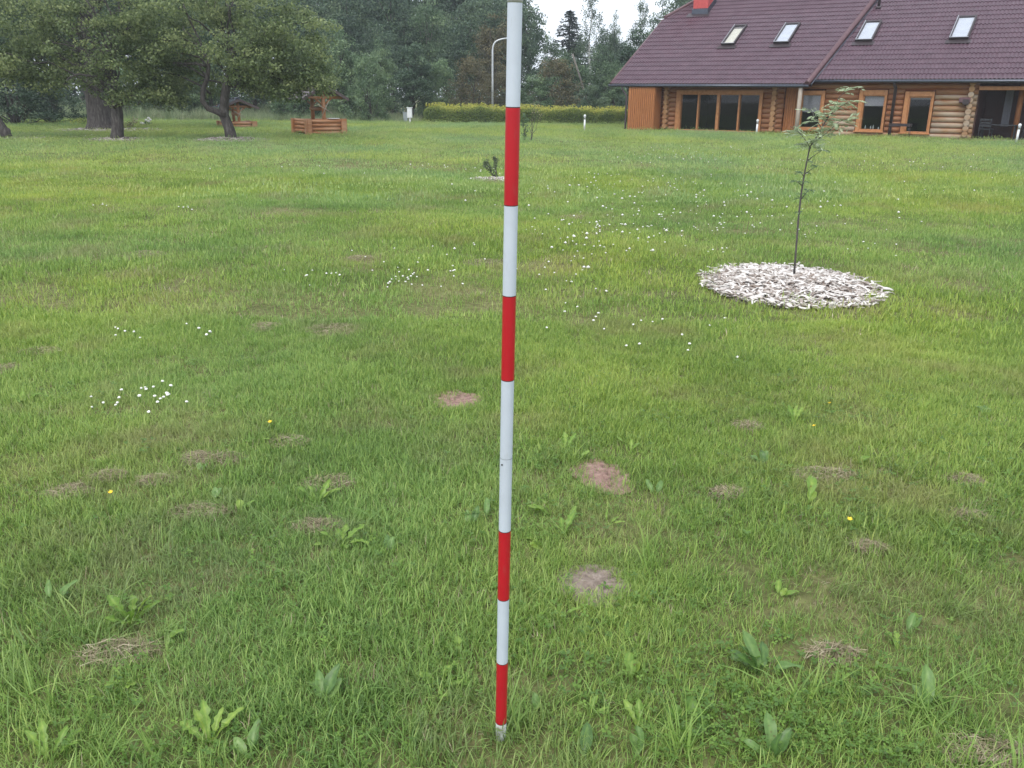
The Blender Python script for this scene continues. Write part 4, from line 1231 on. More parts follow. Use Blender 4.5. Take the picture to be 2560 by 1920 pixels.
A1 = leaf_quads(P, N, sz, sz * .6, np.clip(.20 + .25 * np.sin(3.1 * x + 2 * np.sin(x)) * .3 + rng.normal(0, .14, n) + .50 * np.clip((z / topz(x) - .55) / .45, 0, 1), 0, 1))
# young yellow shoots along the top
ns = 520
sx = rng.uniform(hx0 + .15, hx1, ns); sy = hy + rng.uniform(-.62, .5, ns)
k = np.repeat(np.arange(ns), 11); t = rng.random(len(k))
hgt = rng.uniform(.10, .30, ns)
P = np.stack([sx[k] + rng.normal(0, .03, len(k)), sy[k] + rng.normal(0, .03, len(k)), topz(sx[k]) - .04 + t * hgt[k]], 1)
N = unit(rng.normal(size=P.shape) + np.array([0, -.5, .4]))
A2 = leaf_quads(P, N, .09, .045, np.clip(rng.normal(.85, .12, len(k)), 0, 1))
hedge = empty('hedge', (0, 0, 0))
tag(hedge, 'clipped hedge with yellow green tips behind the lawn', 'hedge')
V, F, T = join([A1, A2])
link('foliage', np_mesh('foliage', V, F, M['hedge_leaf'], T), hedge)
mb = MB()
for _ in range(60):
    x0 = rng.uniform(hx0 + .3, hx1 - .2)
    mb.tube([(x0, hy, -.05), (x0 + rng.normal() * .1, hy + rng.normal() * .15, .8)], [.03, .012], 5)
mb.tube([(hx0 + .5, hy, .08), (hx1, hy, .08)], .05, 5)
mb.build('stems', M['twig'], hedge)
MB().bbox(hx0 + .45, hx1, hy - .42, hy + .42, .02, .72, .15).build('inner_mass', M['twig'], hedge)

# ---- small garden plants
def plant(name, p, label, cat, C, Rd, n, leaf, mat, wid=.55, twigs=True, cname='foliage'):
    o = empty(name, tuple(p)); tag(o, label, cat)
    C, Rd = np.array(C, float), np.array(Rd, float)
    V, F, T = clumps(C, Rd, n, leaf, wid)
    link(cname, np_mesh(cname, V, F, M[mat], T), o)
    if twigs:
        mb = MB()
        for c in C: limb(mb, (c[0] * .1, c[1] * .1, -.03), c, .012, .005, .05, 4, 5)
        mb.build('stem', M['twig'], o)
    return o
p = G(1243, 449)
plant('dwarf_pine', p, 'small two lobed dark conifer on a pale chip ring', 'shrub',
      [(-.02, 0, .06), (-.08, 0, .14), (-.14, 0, .21), (-.20, 0, .28), (-.22, .02, .35), (-.26, .02, .31), (-.05, 0, .28), (-.02, .02, .38), (-.06, 0, .43)],
      [(.05, .05, .05), (.08, .07, .07), (.09, .08, .08), (.08, .07, .08), (.06, .06, .07), (.05, .05, .06), (.05, .05, .07), (.05, .05, .06), (.04, .04, .05)], 90, .06, 'pine_needle', .16)
p = G(1311, 355)
plant('young_shrub', p, 'small green shrub on the lawn right of the ranging pole', 'shrub',
      [(-.02, 0, .25), (.05, 0, .5), (-.05, 0, .7), (.08, 0, .8), (-.02, 0, .95)], [(.14, .12, .12), (.16, .14, .16), (.14, .14, .14), (.1, .1, .1), (.08, .08, .1)], 60, .07, 'bush_leaf')
p = G(1326, 357)
plant('bare_sapling', p, 'thin pinkish sapling beside the small green shrub', 'sapling',
      [(.15, 0, 1.1), (.3, 0, 1.35), (.1, 0, 1.4), (.05, 0, .9), (.35, 0, 1.0)], [(.12, .1, .15)] * 5, 9, .05, 'straw')
p = G(232, 318) + np.array([-1.1, 1.5, 0])
plant('garden_shrub', p, 'low bright green shrub left of the huge old trunk', 'shrub', [(0, 0, .25), (.4, 0, .2), (-.4, .1, .2)], [(.4, .3, .25)] * 3, 120, .09, 'hedge_leaf', twigs=True)
p = G(328, 321)
plant('yellow_shrub', p, 'low yellowish shrub right of the stout apple trunk', 'shrub', [(0, 0, .25), (.22, 0, .38), (-.2, .1, .2)], [(.28, .25, .18)] * 3, 70, .08, 'straw', twigs=True)
p = G(367, 316)
o = plant('white_flowers', p, 'small clump of white flowers between the two apple trunks', 'flower', [(0, 0, .2), (.15, 0, .15), (-.15, 0, .15)], [(.2, .15, .12)] * 3, 30, .08, 'bush_leaf', twigs=True)
mb = MB()
for (a, b, c_) in [(.18, -.1, .42), (.26, -.1, .34), (-.22, -.1, .18), (-.12, -.12, .14), (.05, -.1, .32), (.2, -.15, .26)]:
    mb.lathe([(.02, -.05), (.08, -.02), (.075, .03), (.03, .06)], 8, (a, b, c_))
mb.build('blossom', M['white_petal'], o)

# ---- chip mulch
def chip_meshes(k=10):
    out = []
    for i in range(k):
        L = rng.uniform(.035, .095); W = rng.uniform(.012, .03); H = rng.uniform(.003, .008)
        t = rng.uniform(.1, 1.0)
        nseg = 3
        vs = []
        bend = rng.uniform(-.012, .012)
        for j in range(nseg + 1):
            f = j / nseg
            x = (f - .5) * L
            w = W * (.55 + .45 * math.sin(math.pi * (.2 + .6 * f))) * rng.uniform(.8, 1.1) / 2
            zz = bend * math.sin(math.pi * f)
            vs += [(x, -w, zz), (x, w, zz + rng.uniform(-.003, .003)), (x, w * .9, zz + H), (x, -w * .9, zz + H)]
        fs = []
        for j in range(nseg):
            a = j * 4
            for q_ in range(4):
                fs.append((a + q_, a + (q_ + 1) % 4, a + 4 + (q_ + 1) % 4, a + 4 + q_))
        fs += [(3, 2, 1, 0), tuple(nseg * 4 + q_ for q_ in range(4))]
        V = np.array(vs)
        tris = [f for f in fs]
        out.append((V, np.array(tris), t))
    return out
CH = chip_meshes(12)
CHM = [np_mesh('wood_chip', V, F, M['chip'], np.full(len(V), t)) for V, F, t in CH]
def dome(name, rx, ry, h, mat, parent, seg=48, rings=6):
    vs, fs = [(0, 0, h)], []
    for k in range(1, rings + 1):
        for q_ in range(seg):
            t = 2 * math.pi * q_ / seg
            w = 1 + .05 * math.sin(3 * t + 1) + .03 * math.sin(7 * t)
            f = k / rings
            vs.append((rx * f * w * math.cos(t), ry * f * w * math.sin(t), h * (1 - f ** 2) - .01 * (f == 1) + rng.uniform(-.006, .006)))
    for q_ in range(seg): fs.append((0, 1 + q_, 1 + (q_ + 1) % seg))
    for k in range(rings - 1):
        for q_ in range(seg):
            a, b = 1 + k * seg + q_, 1 + k * seg + (q_ + 1) % seg
            fs.append((a, a + seg, b + seg, b))
    MB().add(vs, fs, True).build(name, mat, parent)
def rot_m(rx, ry, rz):
    return np.array(Matrix.Rotation(rz, 3, 'Z') @ Matrix.Rotation(ry, 3, 'Y') @ Matrix.Rotation(rx, 3, 'X'))
MULCH = []
def mulch(c, rx, ry, h, label, n_parts, n_stuff, size=1.0, mat='old_chip'):
    o = empty('mulch_ring', tuple(c)); tag(o, label, 'mulch', 'chip mulch rings round the trees')
    MULCH.append((c[0], c[1], rx, ry))
    dome('mulch_bed', rx, ry, h, M['mulch_bed'], o)
    def spot(front=False):
        f = math.sqrt(rng.random()) * (1.02 if rng.random() < .94 else 1.12); t = rng.uniform(0, 2 * math.pi)
        return f, rx * f * math.cos(t), ry * f * math.sin(t)
    arr = []
    spots = [spot() for _ in range(n_parts + n_stuff)]
    spots.sort(key=lambda s: s[2])
    for i, (f, x, y) in enumerate(spots):
        z = max(0, h * (1 - f * f)) + (.02 if f > 1 else 0) + rng.uniform(.003, .022)
        e = (rng.normal(0, .25), rng.normal(0, .22), rng.uniform(0, 6.28))
        s = size * rng.uniform(.8, 1.35)
        if i < n_parts:
            c_ = link('wood_chip', CHM[rng.integers(len(CHM))], o, (x, y, z), e, (s, s, s))
        else:
            V, F, t = CH[rng.integers(len(CH))]
            arr.append((V @ rot_m(*e).T * s + np.array([x, y, z]), F, np.full(len(V), np.clip(t + rng.normal(0, .1), 0, 1))))
    if arr:
        quads = [a for a in arr]
        V, F, T = join(quads)
        tag(link('wood_chips', np_mesh('wood_chips', V, F, M[mat], T), o), kind='stuff')
    return o
pm = G(1985, 690)
mc = (2.58, 7.93, float(zt(2.58, 7.93)))
mulch(mc, .79, .95, .075, 'large round bed of pale wood chips under the young rowan', 298, 2500, 1.12, 'chip')
p = G(1236, 451); mulch((p[0], p[1], p[2]), .46, .46, .03, 'small ring of pale chips under the dwarf conifer', 0, 420, 1.2, 'chip')
mulch((X2 + SH2, Y2, float(zt(X2, Y2))), 1.35, 1.3, .09, 'chip ring round the foot of the forked apple trunk', 0, 900, 1.7)
mulch((X1 + .1, Y1, float(zt(X1, Y1))), 1.2, 1.2, .06, 'chip ring round the foot of the stout apple trunk', 0, 700, 1.6)
mulch((XB + .4, YB - .5, float(zt(XB, YB))), 2.3, 2.0, .03, 'wide chip ring round the huge old trunk', 0, 900, 2.2)
mulch((XL + .5, YL, float(zt(XL, YL))), 1.1, .8, .02, 'thin chip ring at the foot of the leaning trunk', 0, 200, 1.6)

# ---- young rowan
rp = np.array([2.665, 8.06, float(zt(2.665, 8.06)) + .05])
row = empty('rowan_sapling', tuple(rp)); row.scale = (1.0, .96, 1.0)
tag(row, 'young rowan sapling bending right over a bed of pale chips', 'sapling')
mb = MB()
main = [(0, 0, -.06), (-.01, 0, .30), (-.02, .0, .57), (-.02, 0, .79), (-.01, 0, .98), (.01, 0, 1.20), (.07, .0, 1.31), (.13, .02, 1.42), (.19, .03, 1.53), (.23, .03, 1.63), (.32, .02, 1.72)]
mb.tube(main, [.0105, .0095, .009, .0085, .0075, .0065, .006, .005, .004, .003, .002], 8)
brs = [[(.02, 0, 1.19), (-.03, -.02, 1.25), (-.10, -.03, 1.32), (-.20, -.05, 1.38)], [(.04, 0, 1.25), (.12, -.03, 1.31), (.22, -.06, 1.42), (.29, -.08, 1.45)], [(.0, 0, 1.08), (.06, .03, 1.12), (.14, .05, 1.17)],
       [(-.01, 0, .96), (.04, -.03, 1.01), (.08, -.04, 1.04)], [(-.01, 0, .94), (-.05, .02, .98)], [(-.02, 0, .86), (-.08, -.02, .90)], [(-.02, 0, .73), (.05, .02, .82)], [(.13, .02, 1.45), (.24, -.04, 1.56), (.32, -.06, 1.61)], [(.10, .02, 1.37), (.04, .06, 1.46), (.02, .08, 1.50)]]
for b in brs: mb.tube(b, [.005] + [.003] * (len(b) - 2) + [.002], 6)
mb.build('trunk', M['twig'], row)
LP, LN, LS_ = [], [], []
def pinnate(base, d, ln):
    d = unit(np.array(d, float)); s = unit(np.cross(d, np.array([0, 0, 1.0]) + rng.normal(0, .3, 3)))
    for i in range(6):
        t = .2 + .8 * i / 6
        c = base + d * ln * t + np.array([0, 0, -.35 * ln * t * t])
        for sg in (-1, 1):
            LP.append((c, unit(s * sg + d * .5 + np.array([0, 0, -.15])), ln * .40))
    LP.append((base + d * ln * 1.05 + np.array([0, 0, -.38 * ln]), unit(d + np.array([0, 0, -.6])), ln * .40))
allb = [main[5:]] + brs[:2] + [brs[7], brs[8]]
for b in allb:
    b = [np.array(q_, float) for q_ in b]
    for i in range(len(b) - 1):
        for _ in range(6):
            t = rng.random(); base = b[i] + (b[i + 1] - b[i]) * t
            a = rng.uniform(0, 6.28)
            pinnate(base, (math.cos(a) + .25, math.sin(a) * .7, rng.uniform(-.1, .7)), rng.uniform(.08, .14))
NTOP = len(LP)
for b in brs[2:7]:
    for _ in range(6):
        a = rng.uniform(0, 6.28)
        pinnate(np.array(b[-1], float), (math.cos(a), math.sin(a), .2), rng.uniform(.05, .08))
for q_ in ((-.02, 0, .79), (-.02, 0, .75), (-.015, 0, .9), (-.015, 0, .98), (0, 0, 1.08), (-.02, 0, .62)):
    for _ in range(3):
        a = rng.uniform(0, 6.28); pinnate(np.array(q_), (math.cos(a), math.sin(a), .1), .06)
for part, LPs, lm in (('crown', LP[:NTOP], 'sapling_leaf'), ('lower_leaves', LP[NTOP:], 'bush_leaf')):
  vs, fs, ts = [], [], []
  for c, d, L in LPs:
    nrm = unit(np.cross(d, rng.normal(size=3)) * .6 + np.array([0, 0, 1.0])); s = np.cross(d, nrm)
    k = len(vs); w = L * .17
    vs += [c, c + d * L * .45 + s * w, c + d * L, c + d * L * .45 - s * w]
    fs.append((k, k + 1, k + 2, k + 3)); ts += [np.clip(rng.normal(.5, .22), 0, 1)] * 4
  link(part, np_mesh(part, np.array(vs), np.array(fs), M[lm], ts), row)
# ================================================================== GRASS
def blades(n, rad, h, w, seg=2, lean=.45, curl=.5, straw=0.0, tint0=.5):
    """one tuft: n curved tapering blades"""
    vs, fs, ts = [], [], []
    for _ in range(n):
        a = rng.uniform(0, 2 * math.pi); r = rad * math.sqrt(rng.random())
        x0, y0 = r * math.cos(a), r * math.sin(a)
        az = rng.uniform(0, 2 * math.pi)
        L = h * rng.uniform(.45, 1.15); W = w * rng.uniform(.6, 1.25) / 2
        ln = abs(rng.normal(0, lean)); cu = rng.uniform(.1, 1) * curl
        t_ = np.clip(rng.normal(tint0, .2), 0, 1)
        px, pz_, ang = 0.0, 0.0, ln
        k = len(vs)
        sx, sy = -math.sin(az), math.cos(az)
        for j in range(seg + 1):
            f = j / seg
            ww = W * (1 - f ** 1.7)
            bx, by = x0 + px * math.cos(az), y0 + px * math.sin(az)
            if j < seg:
                vs += [(bx - sx * ww, by - sy * ww, pz_ - .008 * (j == 0)), (bx + sx * ww, by + sy * ww, pz_ - .008 * (j == 0))]
            else:
                vs.append((bx, by, pz_))
            px += math.sin(ang) * L / seg; pz_ += math.cos(ang) * L / seg
            ang += cu * 1.3 / seg * 1.6
        for j in range(seg - 1):
            b = k + 2 * j
            fs += [(b, b + 1, b + 3), (b, b + 3, b + 2)]
        b = k + 2 * (seg - 1)
        fs.append((b, b + 1, b + 2))
        ts += [t_] * (len(vs) - k)
    return np.array(vs), np.array(fs), ts

def source(coll, name, res, mat):
    o = bpy.data.objects.new(name, np_mesh(name, res[0], res[1], mat, res[2]))
    coll.objects.link(o)

def scatter(name, P, rot, scl, idx, coll, label):
    me = bpy.data.meshes.new(name)
    me.vertices.add(len(P)); me.vertices.foreach_set('co', np.asarray(P, dtype=np.float32).ravel())
    a = me.attributes.new('rot', 'FLOAT_VECTOR', 'POINT'); a.data.foreach_set('vector', np.asarray(rot, dtype=np.float32).ravel())
    a = me.attributes.new('scl', 'FLOAT', 'POINT'); a.data.foreach_set('value', np.asarray(scl, dtype=np.float32))
    a = me.attributes.new('idx', 'INT', 'POINT'); a.data.foreach_set('value', np.asarray(idx, dtype=np.int32))
    o = link(name, me); tag(o, label, kind='stuff')
    ng = bpy.data.node_groups.new(name, 'GeometryNodeTree')
    ng.interface.new_socket('Geometry', in_out='INPUT', socket_type='NodeSocketGeometry')
    ng.interface.new_socket('Geometry', in_out='OUTPUT', socket_type='NodeSocketGeometry')
    gi, go = ng.nodes.new('NodeGroupInput'), ng.nodes.new('NodeGroupOutput')
    ip = ng.nodes.new('GeometryNodeInstanceOnPoints')
    ci = ng.nodes.new('GeometryNodeCollectionInfo')
    ci.inputs['Collection'].default_value = coll
    ci.inputs['Separate Children'].default_value = True
    ci.inputs['Reset Children'].default_value = True
    ip.inputs['Pick Instance'].default_value = True
    def attr(nm, ty):
        n = ng.nodes.new('GeometryNodeInputNamedAttribute'); n.data_type = ty
        n.inputs['Name'].default_value = nm
        return n.outputs[0]
    ng.links.new(gi.outputs[0], ip.inputs['Points'])
    ng.links.new(ci.outputs[0], ip.inputs['Instance'])
    ng.links.new(attr('idx', 'INT'), ip.inputs['Instance Index'])
    ng.links.new(attr('rot', 'FLOAT_VECTOR'), ip.inputs['Rotation'])
    ng.links.new(attr('scl', 'FLOAT'), ip.inputs['Scale'])
    ng.links.new(ip.outputs[0], go.inputs[0])
    md = o.modifiers.new('scatter', 'NODES'); md.node_group = ng
    return o

def vnoise(x, y, s, seed=0):
    """smooth value noise 0..1"""
    r = np.random.default_rng(seed).random((64, 64))
    u, v = x / s + 17.3, y / s + 9.1
    iu, iv = np.floor(u).astype(int), np.floor(v).astype(int)
    fu, fv = u - iu, v - iv
    fu = fu * fu * (3 - 2 * fu); fv = fv * fv * (3 - 2 * fv)
    g = lambda a, b: r[a % 64, b % 64]
    return (g(iu, iv) * (1 - fu) + g(iu + 1, iv) * fu) * (1 - fv) + (g(iu, iv + 1) * (1 - fu) + g(iu + 1, iv + 1) * fu) * fv

DRY = [(105, 882, .16, .12), (15, 926, .14, .12), (347, 641, .32, .35), (903, 648, .2, .2), (660, 821, .16, .15), (838, 828, .26, .22), (715, 1108, .15, .10), (494, 1150, .10, .10), (556, 1152, .14, .09),
       (393, 1206, .10, .07), (272, 1196, .10, .08), (822, 1212, .14, .11), (501, 1285, .16, .08), (797, 1320, .12, .07), (1871, 1070, .10, .09), (2062, 1192, .18, .10), (1826, 1238, .11, .08),
       (2411, 1204, .10, .08), (2423, 1296, .11, .07), (2174, 1374, .08, .05), (300, 1638, .15, .08), (2462, 1892, .14, .09), (1440, 545, .28, .3), (1215, 660, .3, .3), (180, 1235, .12, .09), (2085, 1640, .10, .06)]
DRYW = []
for px, py, rx, ry in DRY:
    p = G(px, py); DRYW.append((p[0], p[1], rx * .85, ry * .85))

def keep_grass(x, y, k=1.0):
    m = np.ones(len(x), dtype=bool)
    for cx, cy, rx, ry in SOIL:
        m &= ((x - cx) / (rx * 1.17)) ** 2 + ((y - cy) / (ry * 1.17)) ** 2 > rng.uniform(.85, 1.1, len(x))
    for cx, cy, rx, ry in MULCH:
        m &= ((x - cx) / (rx * .97 * k)) ** 2 + ((y - cy) / (ry * .97 * k)) ** 2 > rng.uniform(.9, 1.03, len(x))
    for cx, cy, rx, ry in DRYW:
        m &= (((x - cx) / (rx * .9)) ** 2 + ((y - cy) / (ry * .9)) ** 2 > 1) | (rng.random(len(x)) < .55)
    ca, sa = math.cos(HR), math.sin(HR)
    u = (x - HA[0]) * ca + (y - HA[1]) * sa; v = -(x - HA[0]) * sa + (y - HA[1]) * ca
    m &= ~((u > -1.75) & (u < 22) & (v > -.12)) & ~((u > -1.75) & (u < -.15) & (v > -1.05))
    m &= ~((np.abs(x - hx0 - (hx1 - hx0) / 2) < (hx1 - hx0) / 2 - .3) & (np.abs(y - hy) < .45))
    return m
def tufts(n, y0, y1, half, s0, s1, nk, patch=0.0, tilt=.12):
    """points over the part of the lawn between two distances"""
    y = np.sqrt(rng.uniform(y0 ** 2, y1 ** 2, n)) if half < 0 else rng.uniform(y0, y1, n)
    w = np.abs(half) * y + 2.8
    x = rng.uniform(-1, 1, n) * w
    m = keep_grass(x, y)
    x, y = x[m], y[m]
    if patch:
        d = vnoise(x, y, .55, 3) * .6 + vnoise(x, y, .22, 5) * .4
        m = rng.random(len(x)) < (1 - patch) + patch * np.clip((d - .25) * 2.2, 0, 1)
        x, y = x[m], y[m]
    z = zt(x, y) - .002
    lum = vnoise(x, y, .8, 8) * .6 + vnoise(x, y, 2.6, 9) * .4
    scl = rng.uniform(s0, s1, len(x)) * (.72 + .65 * lum)
    rot = np.stack([rng.normal(0, tilt, len(x)), rng.normal(0, tilt, len(x)), rng.uniform(0, 6.28, len(x))], 1)
    return np.stack([x, y, z], 1), rot, scl, rng.integers(0, nk, len(x))

c1 = bpy.data.collections.new('grass_near')
for k in range(5): source(c1, 'grass_tuft', blades(46, .075, .055, .0034, 3, .6, .8, tint0=.36 + .08 * k), M['grass_blade'])
source(c1, 'grass_tuft', blades(32, .085, .045, .0024, 2, 1.05, .8, tint0=.42), M['straw'])
NK1 = [0, 0, 0, 1, 1, 2, 2, 3, 3, 4, 4, 5]
P, r_, s_, i_ = tufts(46000, 1.2, 6.5, -.70, .75, 1.2, len(NK1), .55)
scatter('grass', P, r_, s_, np.array(NK1)[i_], c1, 'short mown grass in front')
c2 = bpy.data.collections.new('grass_mid')
for k in range(5): source(c2, 'grass_tuft', blades(70, .22, .062, .0065, 2, .55, .6, tint0=.36 + .08 * k), M['grass_blade'])
source(c2, 'grass_tuft', blades(36, .18, .05, .006, 2, .8, .8, tint0=.5), M['straw'])
P, r_, s_, i_ = tufts(25000, 6.2, 21, -.68, .75, 1.2, len(NK1) + 9, .2)
scatter('grass', P, r_, s_, np.array(NK1 + [0, 1, 1, 2, 2, 3, 3, 4, 4])[i_], c2, 'mown grass of the middle lawn')
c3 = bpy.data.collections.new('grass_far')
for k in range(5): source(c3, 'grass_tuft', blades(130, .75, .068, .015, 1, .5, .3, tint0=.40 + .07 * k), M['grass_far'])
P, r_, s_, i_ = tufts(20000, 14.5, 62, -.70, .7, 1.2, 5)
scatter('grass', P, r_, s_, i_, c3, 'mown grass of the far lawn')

# taller rim round the bare soil, hanging in over it
pts = []
for cx, cy, rx, ry in SOIL:
    for _ in range(46):
        t = rng.uniform(0, 6.28); k = rng.uniform(1.14, 1.36)
        pts.append((cx + rx * k * math.cos(t), cy + ry * k * math.sin(t)))
    for _ in range(2):
        t = rng.uniform(0, 6.28); k = rng.uniform(.3, .9)
        pts.append((cx + rx * k * math.cos(t), cy + ry * k * math.sin(t)))
pts = np.array(pts)
P = np.stack([pts[:, 0], pts[:, 1], zt(pts[:, 0], pts[:, 1])], 1); n = len(P)
scatter('grass', P, np.stack([rng.normal(0, .15, n), rng.normal(0, .15, n), rng.uniform(0, 6.28, n)], 1), rng.uniform(.5, 1.0, n), np.array(NK1)[rng.integers(0, len(NK1), n)], c1, 'ragged grass rim round the bare soil')

# long arching blades in a few ranker places
c4 = bpy.data.collections.new('grass_long')
for k in range(3): source(c4, 'grass_tuft', blades(16, .05, .17, .0045, 4, .55, .9, tint0=.35 + .1 * k), M['grass_blade'])
pts = []
for px, py, n, sp in [(310, 1860, 16, .13), (2330, 1800, 26, .16), (230, 1560, 12, .15), (2250, 1640, 10, .2), (120, 1750, 10, .15), (2480, 1330, 12, .25), (2300, 1210, 10, .3), (530, 1300, 8, .25), (820, 1380, 6, .15), (180, 1290, 10, .25), (1660, 1850, 5, .12), (1750, 1350, 6, .2), (2440, 1560, 12, .2), (900, 1560, 5, .12), (2050, 1050, 10, .4), (420, 700, 12, .9), (1500, 1600, 6, .2)]:
    p = G(px, py)
    for _ in range(n):
        pts.append((p[0] + rng.normal() * sp, p[1] + rng.normal() * sp))
for _ in range(4): pts.append((pb[0] + rng.normal() * .024, pb[1] + .004 + rng.normal() * .016))
pts += [(x, y) for x, y in zip(rng.uniform(-2.5, 2.5, 60), rng.uniform(1.8, 5, 60))]
pts = np.array(pts)
m = keep_grass(pts[:, 0], pts[:, 1]); pts = pts[m]
P = np.stack([pts[:, 0], pts[:, 1], zt(pts[:, 0], pts[:, 1])], 1)
n = len(P)
scatter('long_grass', P, np.stack([rng.normal(0, .2, n), rng.normal(0, .2, n), rng.uniform(0, 6.28, n)], 1), rng.uniform(.5, 1.15, n), rng.integers(0, 3, n), c4, 'longer arching grass blades missed by the mower')

# clover leaves low in the sward
def clover_tuft(n, rad):
    vs, fs, ts = [], [], []
    for _ in range(n):
        a = rng.uniform(0, 6.28); r = rad * math.sqrt(rng.random())
        h = rng.uniform(.015, .045); c = np.array([r * math.cos(a), r * math.sin(a), h])
        s = rng.uniform(.0042, .0070); t0 = rng.uniform(0, 6.28); tv = np.clip(rng.normal(.25, .2), 0, 1)
        tl = rng.normal(0, .25, 2)
        for j in range(3):
            t = t0 + j * 2.094
            k = len(vs)
            vs.append(c)
            for da, rr in ((-.62, 1.1), (-.3, 1.8), (0, 1.75), (.3, 1.8), (.62, 1.1)):
                x, y = math.cos(t + da) * rr * s, math.sin(t + da) * rr * s
                vs.append(c + np.array([x, y, .15 * s * rr + tl[0] * x + tl[1] * y]))
            for q_ in range(1, 5): fs.append((k, k + q_, k + q_ + 1))
            ts += [tv] * 6
        k = len(vs)
        vs += [c + np.array([-.0006, 0, 0]), c + np.array([.0006, 0, 0]), c * np.array([.9, .9, 0])]
        fs.append((k, k + 1, k + 2)); ts += [tv] * 3
    return np.array(vs), np.array(fs), ts
c5 = bpy.data.collections.new('clover_sources')
for k in range(4): source(c5, 'clover_tuft', clover_tuft(16, .11), M['weed_leaf'])
pts = []
for px, py, sx, sy, n in [(1900, 1800, .35, .12, 70), (1560, 1640, .3, .2, 45), (2100, 1880, .3, .1, 40), (2200, 1240, .4, .25, 45), (1350, 1250, .3, .3, 35), (700, 1430, .3, .2, 25), (330, 1720, .15, .12, 20), (560, 1440, .3, .15, 20), (1480, 1500, .2, .15, 20), (2150, 1700, .25, .15, 30), (700, 1880, .2, .06, 20), (1700, 1160, .5, .4, 40), (2300, 1090, .5, .4, 40)]:
    p = G(px, py)
    for _ in range(int(n * .45)): pts.append((p[0] + rng.normal() * sx, p[1] + rng.normal() * sy))
for _ in range(110): pts.append((rng.uniform(-2.6, 2.6), rng.uniform(1.6, 5.5)))
pts = np.array(pts); pts = pts[keep_grass(pts[:, 0], pts[:, 1])]
P = np.stack([pts[:, 0], pts[:, 1], zt(pts[:, 0], pts[:, 1])], 1); n = len(P)
scatter('clover_leaves', P, np.stack([rng.normal(0, .1, n), rng.normal(0, .1, n), rng.uniform(0, 6.28, n)], 1), rng.uniform(.8, 1.3, n), rng.integers(0, 4, n), c5, 'low clover leaves mixed into the grass')

# tall unmown grass along the wood
c6 = bpy.data.collections.new('tall_grass_sources')
for k in range(4): source(c6, 'grass_tuft', blades(80, .5, .9, .018, 3, .22, .5, tint0=.35 + .1 * k), M['tall_grass'])
n = 1500
x = rng.uniform(-46, -6.2, n); y = 57.5 + rng.uniform(0, 7, n) - .10 * np.clip(-x - 20, 0, 30)
m = ~((x > -16.5) & (x < -13.2) & (y < 55))
x, y = x[m], y[m]; n = len(x)
sc_ = rng.uniform(.5, 1.1, n) * np.clip(.55 + vnoise(x, y, 3, 4) * .9, .5, 1.3) * np.where(x > -9.5, .75, 1)
scatter('tall_grass', np.stack([x, y, zt(x, y)], 1), np.stack([rng.normal(0, .1, n), rng.normal(0, .1, n), rng.uniform(0, 6.28, n)], 1), sc_, rng.integers(0, 4, n), c6, 'unmown tall grass along the foot of the wood')

# ================================================================== CUT GRASS HEAPS
def straw_heap(n, rx, ry, h):
    vs, fs, ts = [], [], []
    for _ in range(n):
        a = rng.uniform(0, 6.28); f = math.sqrt(rng.random())
        c = np.array([rx * f * math.cos(a), ry * f * math.sin(a), h * (1 - f * f) * rng.random() + .006])
        L = rng.uniform(.03, .09); t = rng.normal(0.4, 1.0); up_ = rng.normal(0, .22)
        d = np.array([math.cos(t), math.sin(t), up_]); s = np.array([-math.sin(t), math.cos(t), rng.normal(0, .4)]) * rng.uniform(.0005, .0011)
        k = len(vs)
        mid = np.array([0, 0, .012 * rng.random()])
        vs += [c - d * L / 2 - s, c - d * L / 2 + s, c + mid + s, c + mid - s, c + d * L / 2 + s * .5, c + d * L / 2 - s * .5]
        fs += [(k, k + 1, k + 2, k + 3), (k + 3, k + 2, k + 4, k + 5)]
        ts += [np.clip(rng.normal(.42, .25), 0, 1)] * 6
    return np_mesh('straw', np.array(vs), np.array(fs), M['straw'], ts)
for (px, py, _, _), (x, y, rx, ry) in zip(DRY, DRYW):
    o = link('dry_grass_clump', straw_heap(int(260 + 4200 * rx * ry * 2.4), rx, ry, .02), None, (x, y, float(zt(x, y)) + .004))
    tag(o, 'dry brownish grass clippings', kind='stuff')

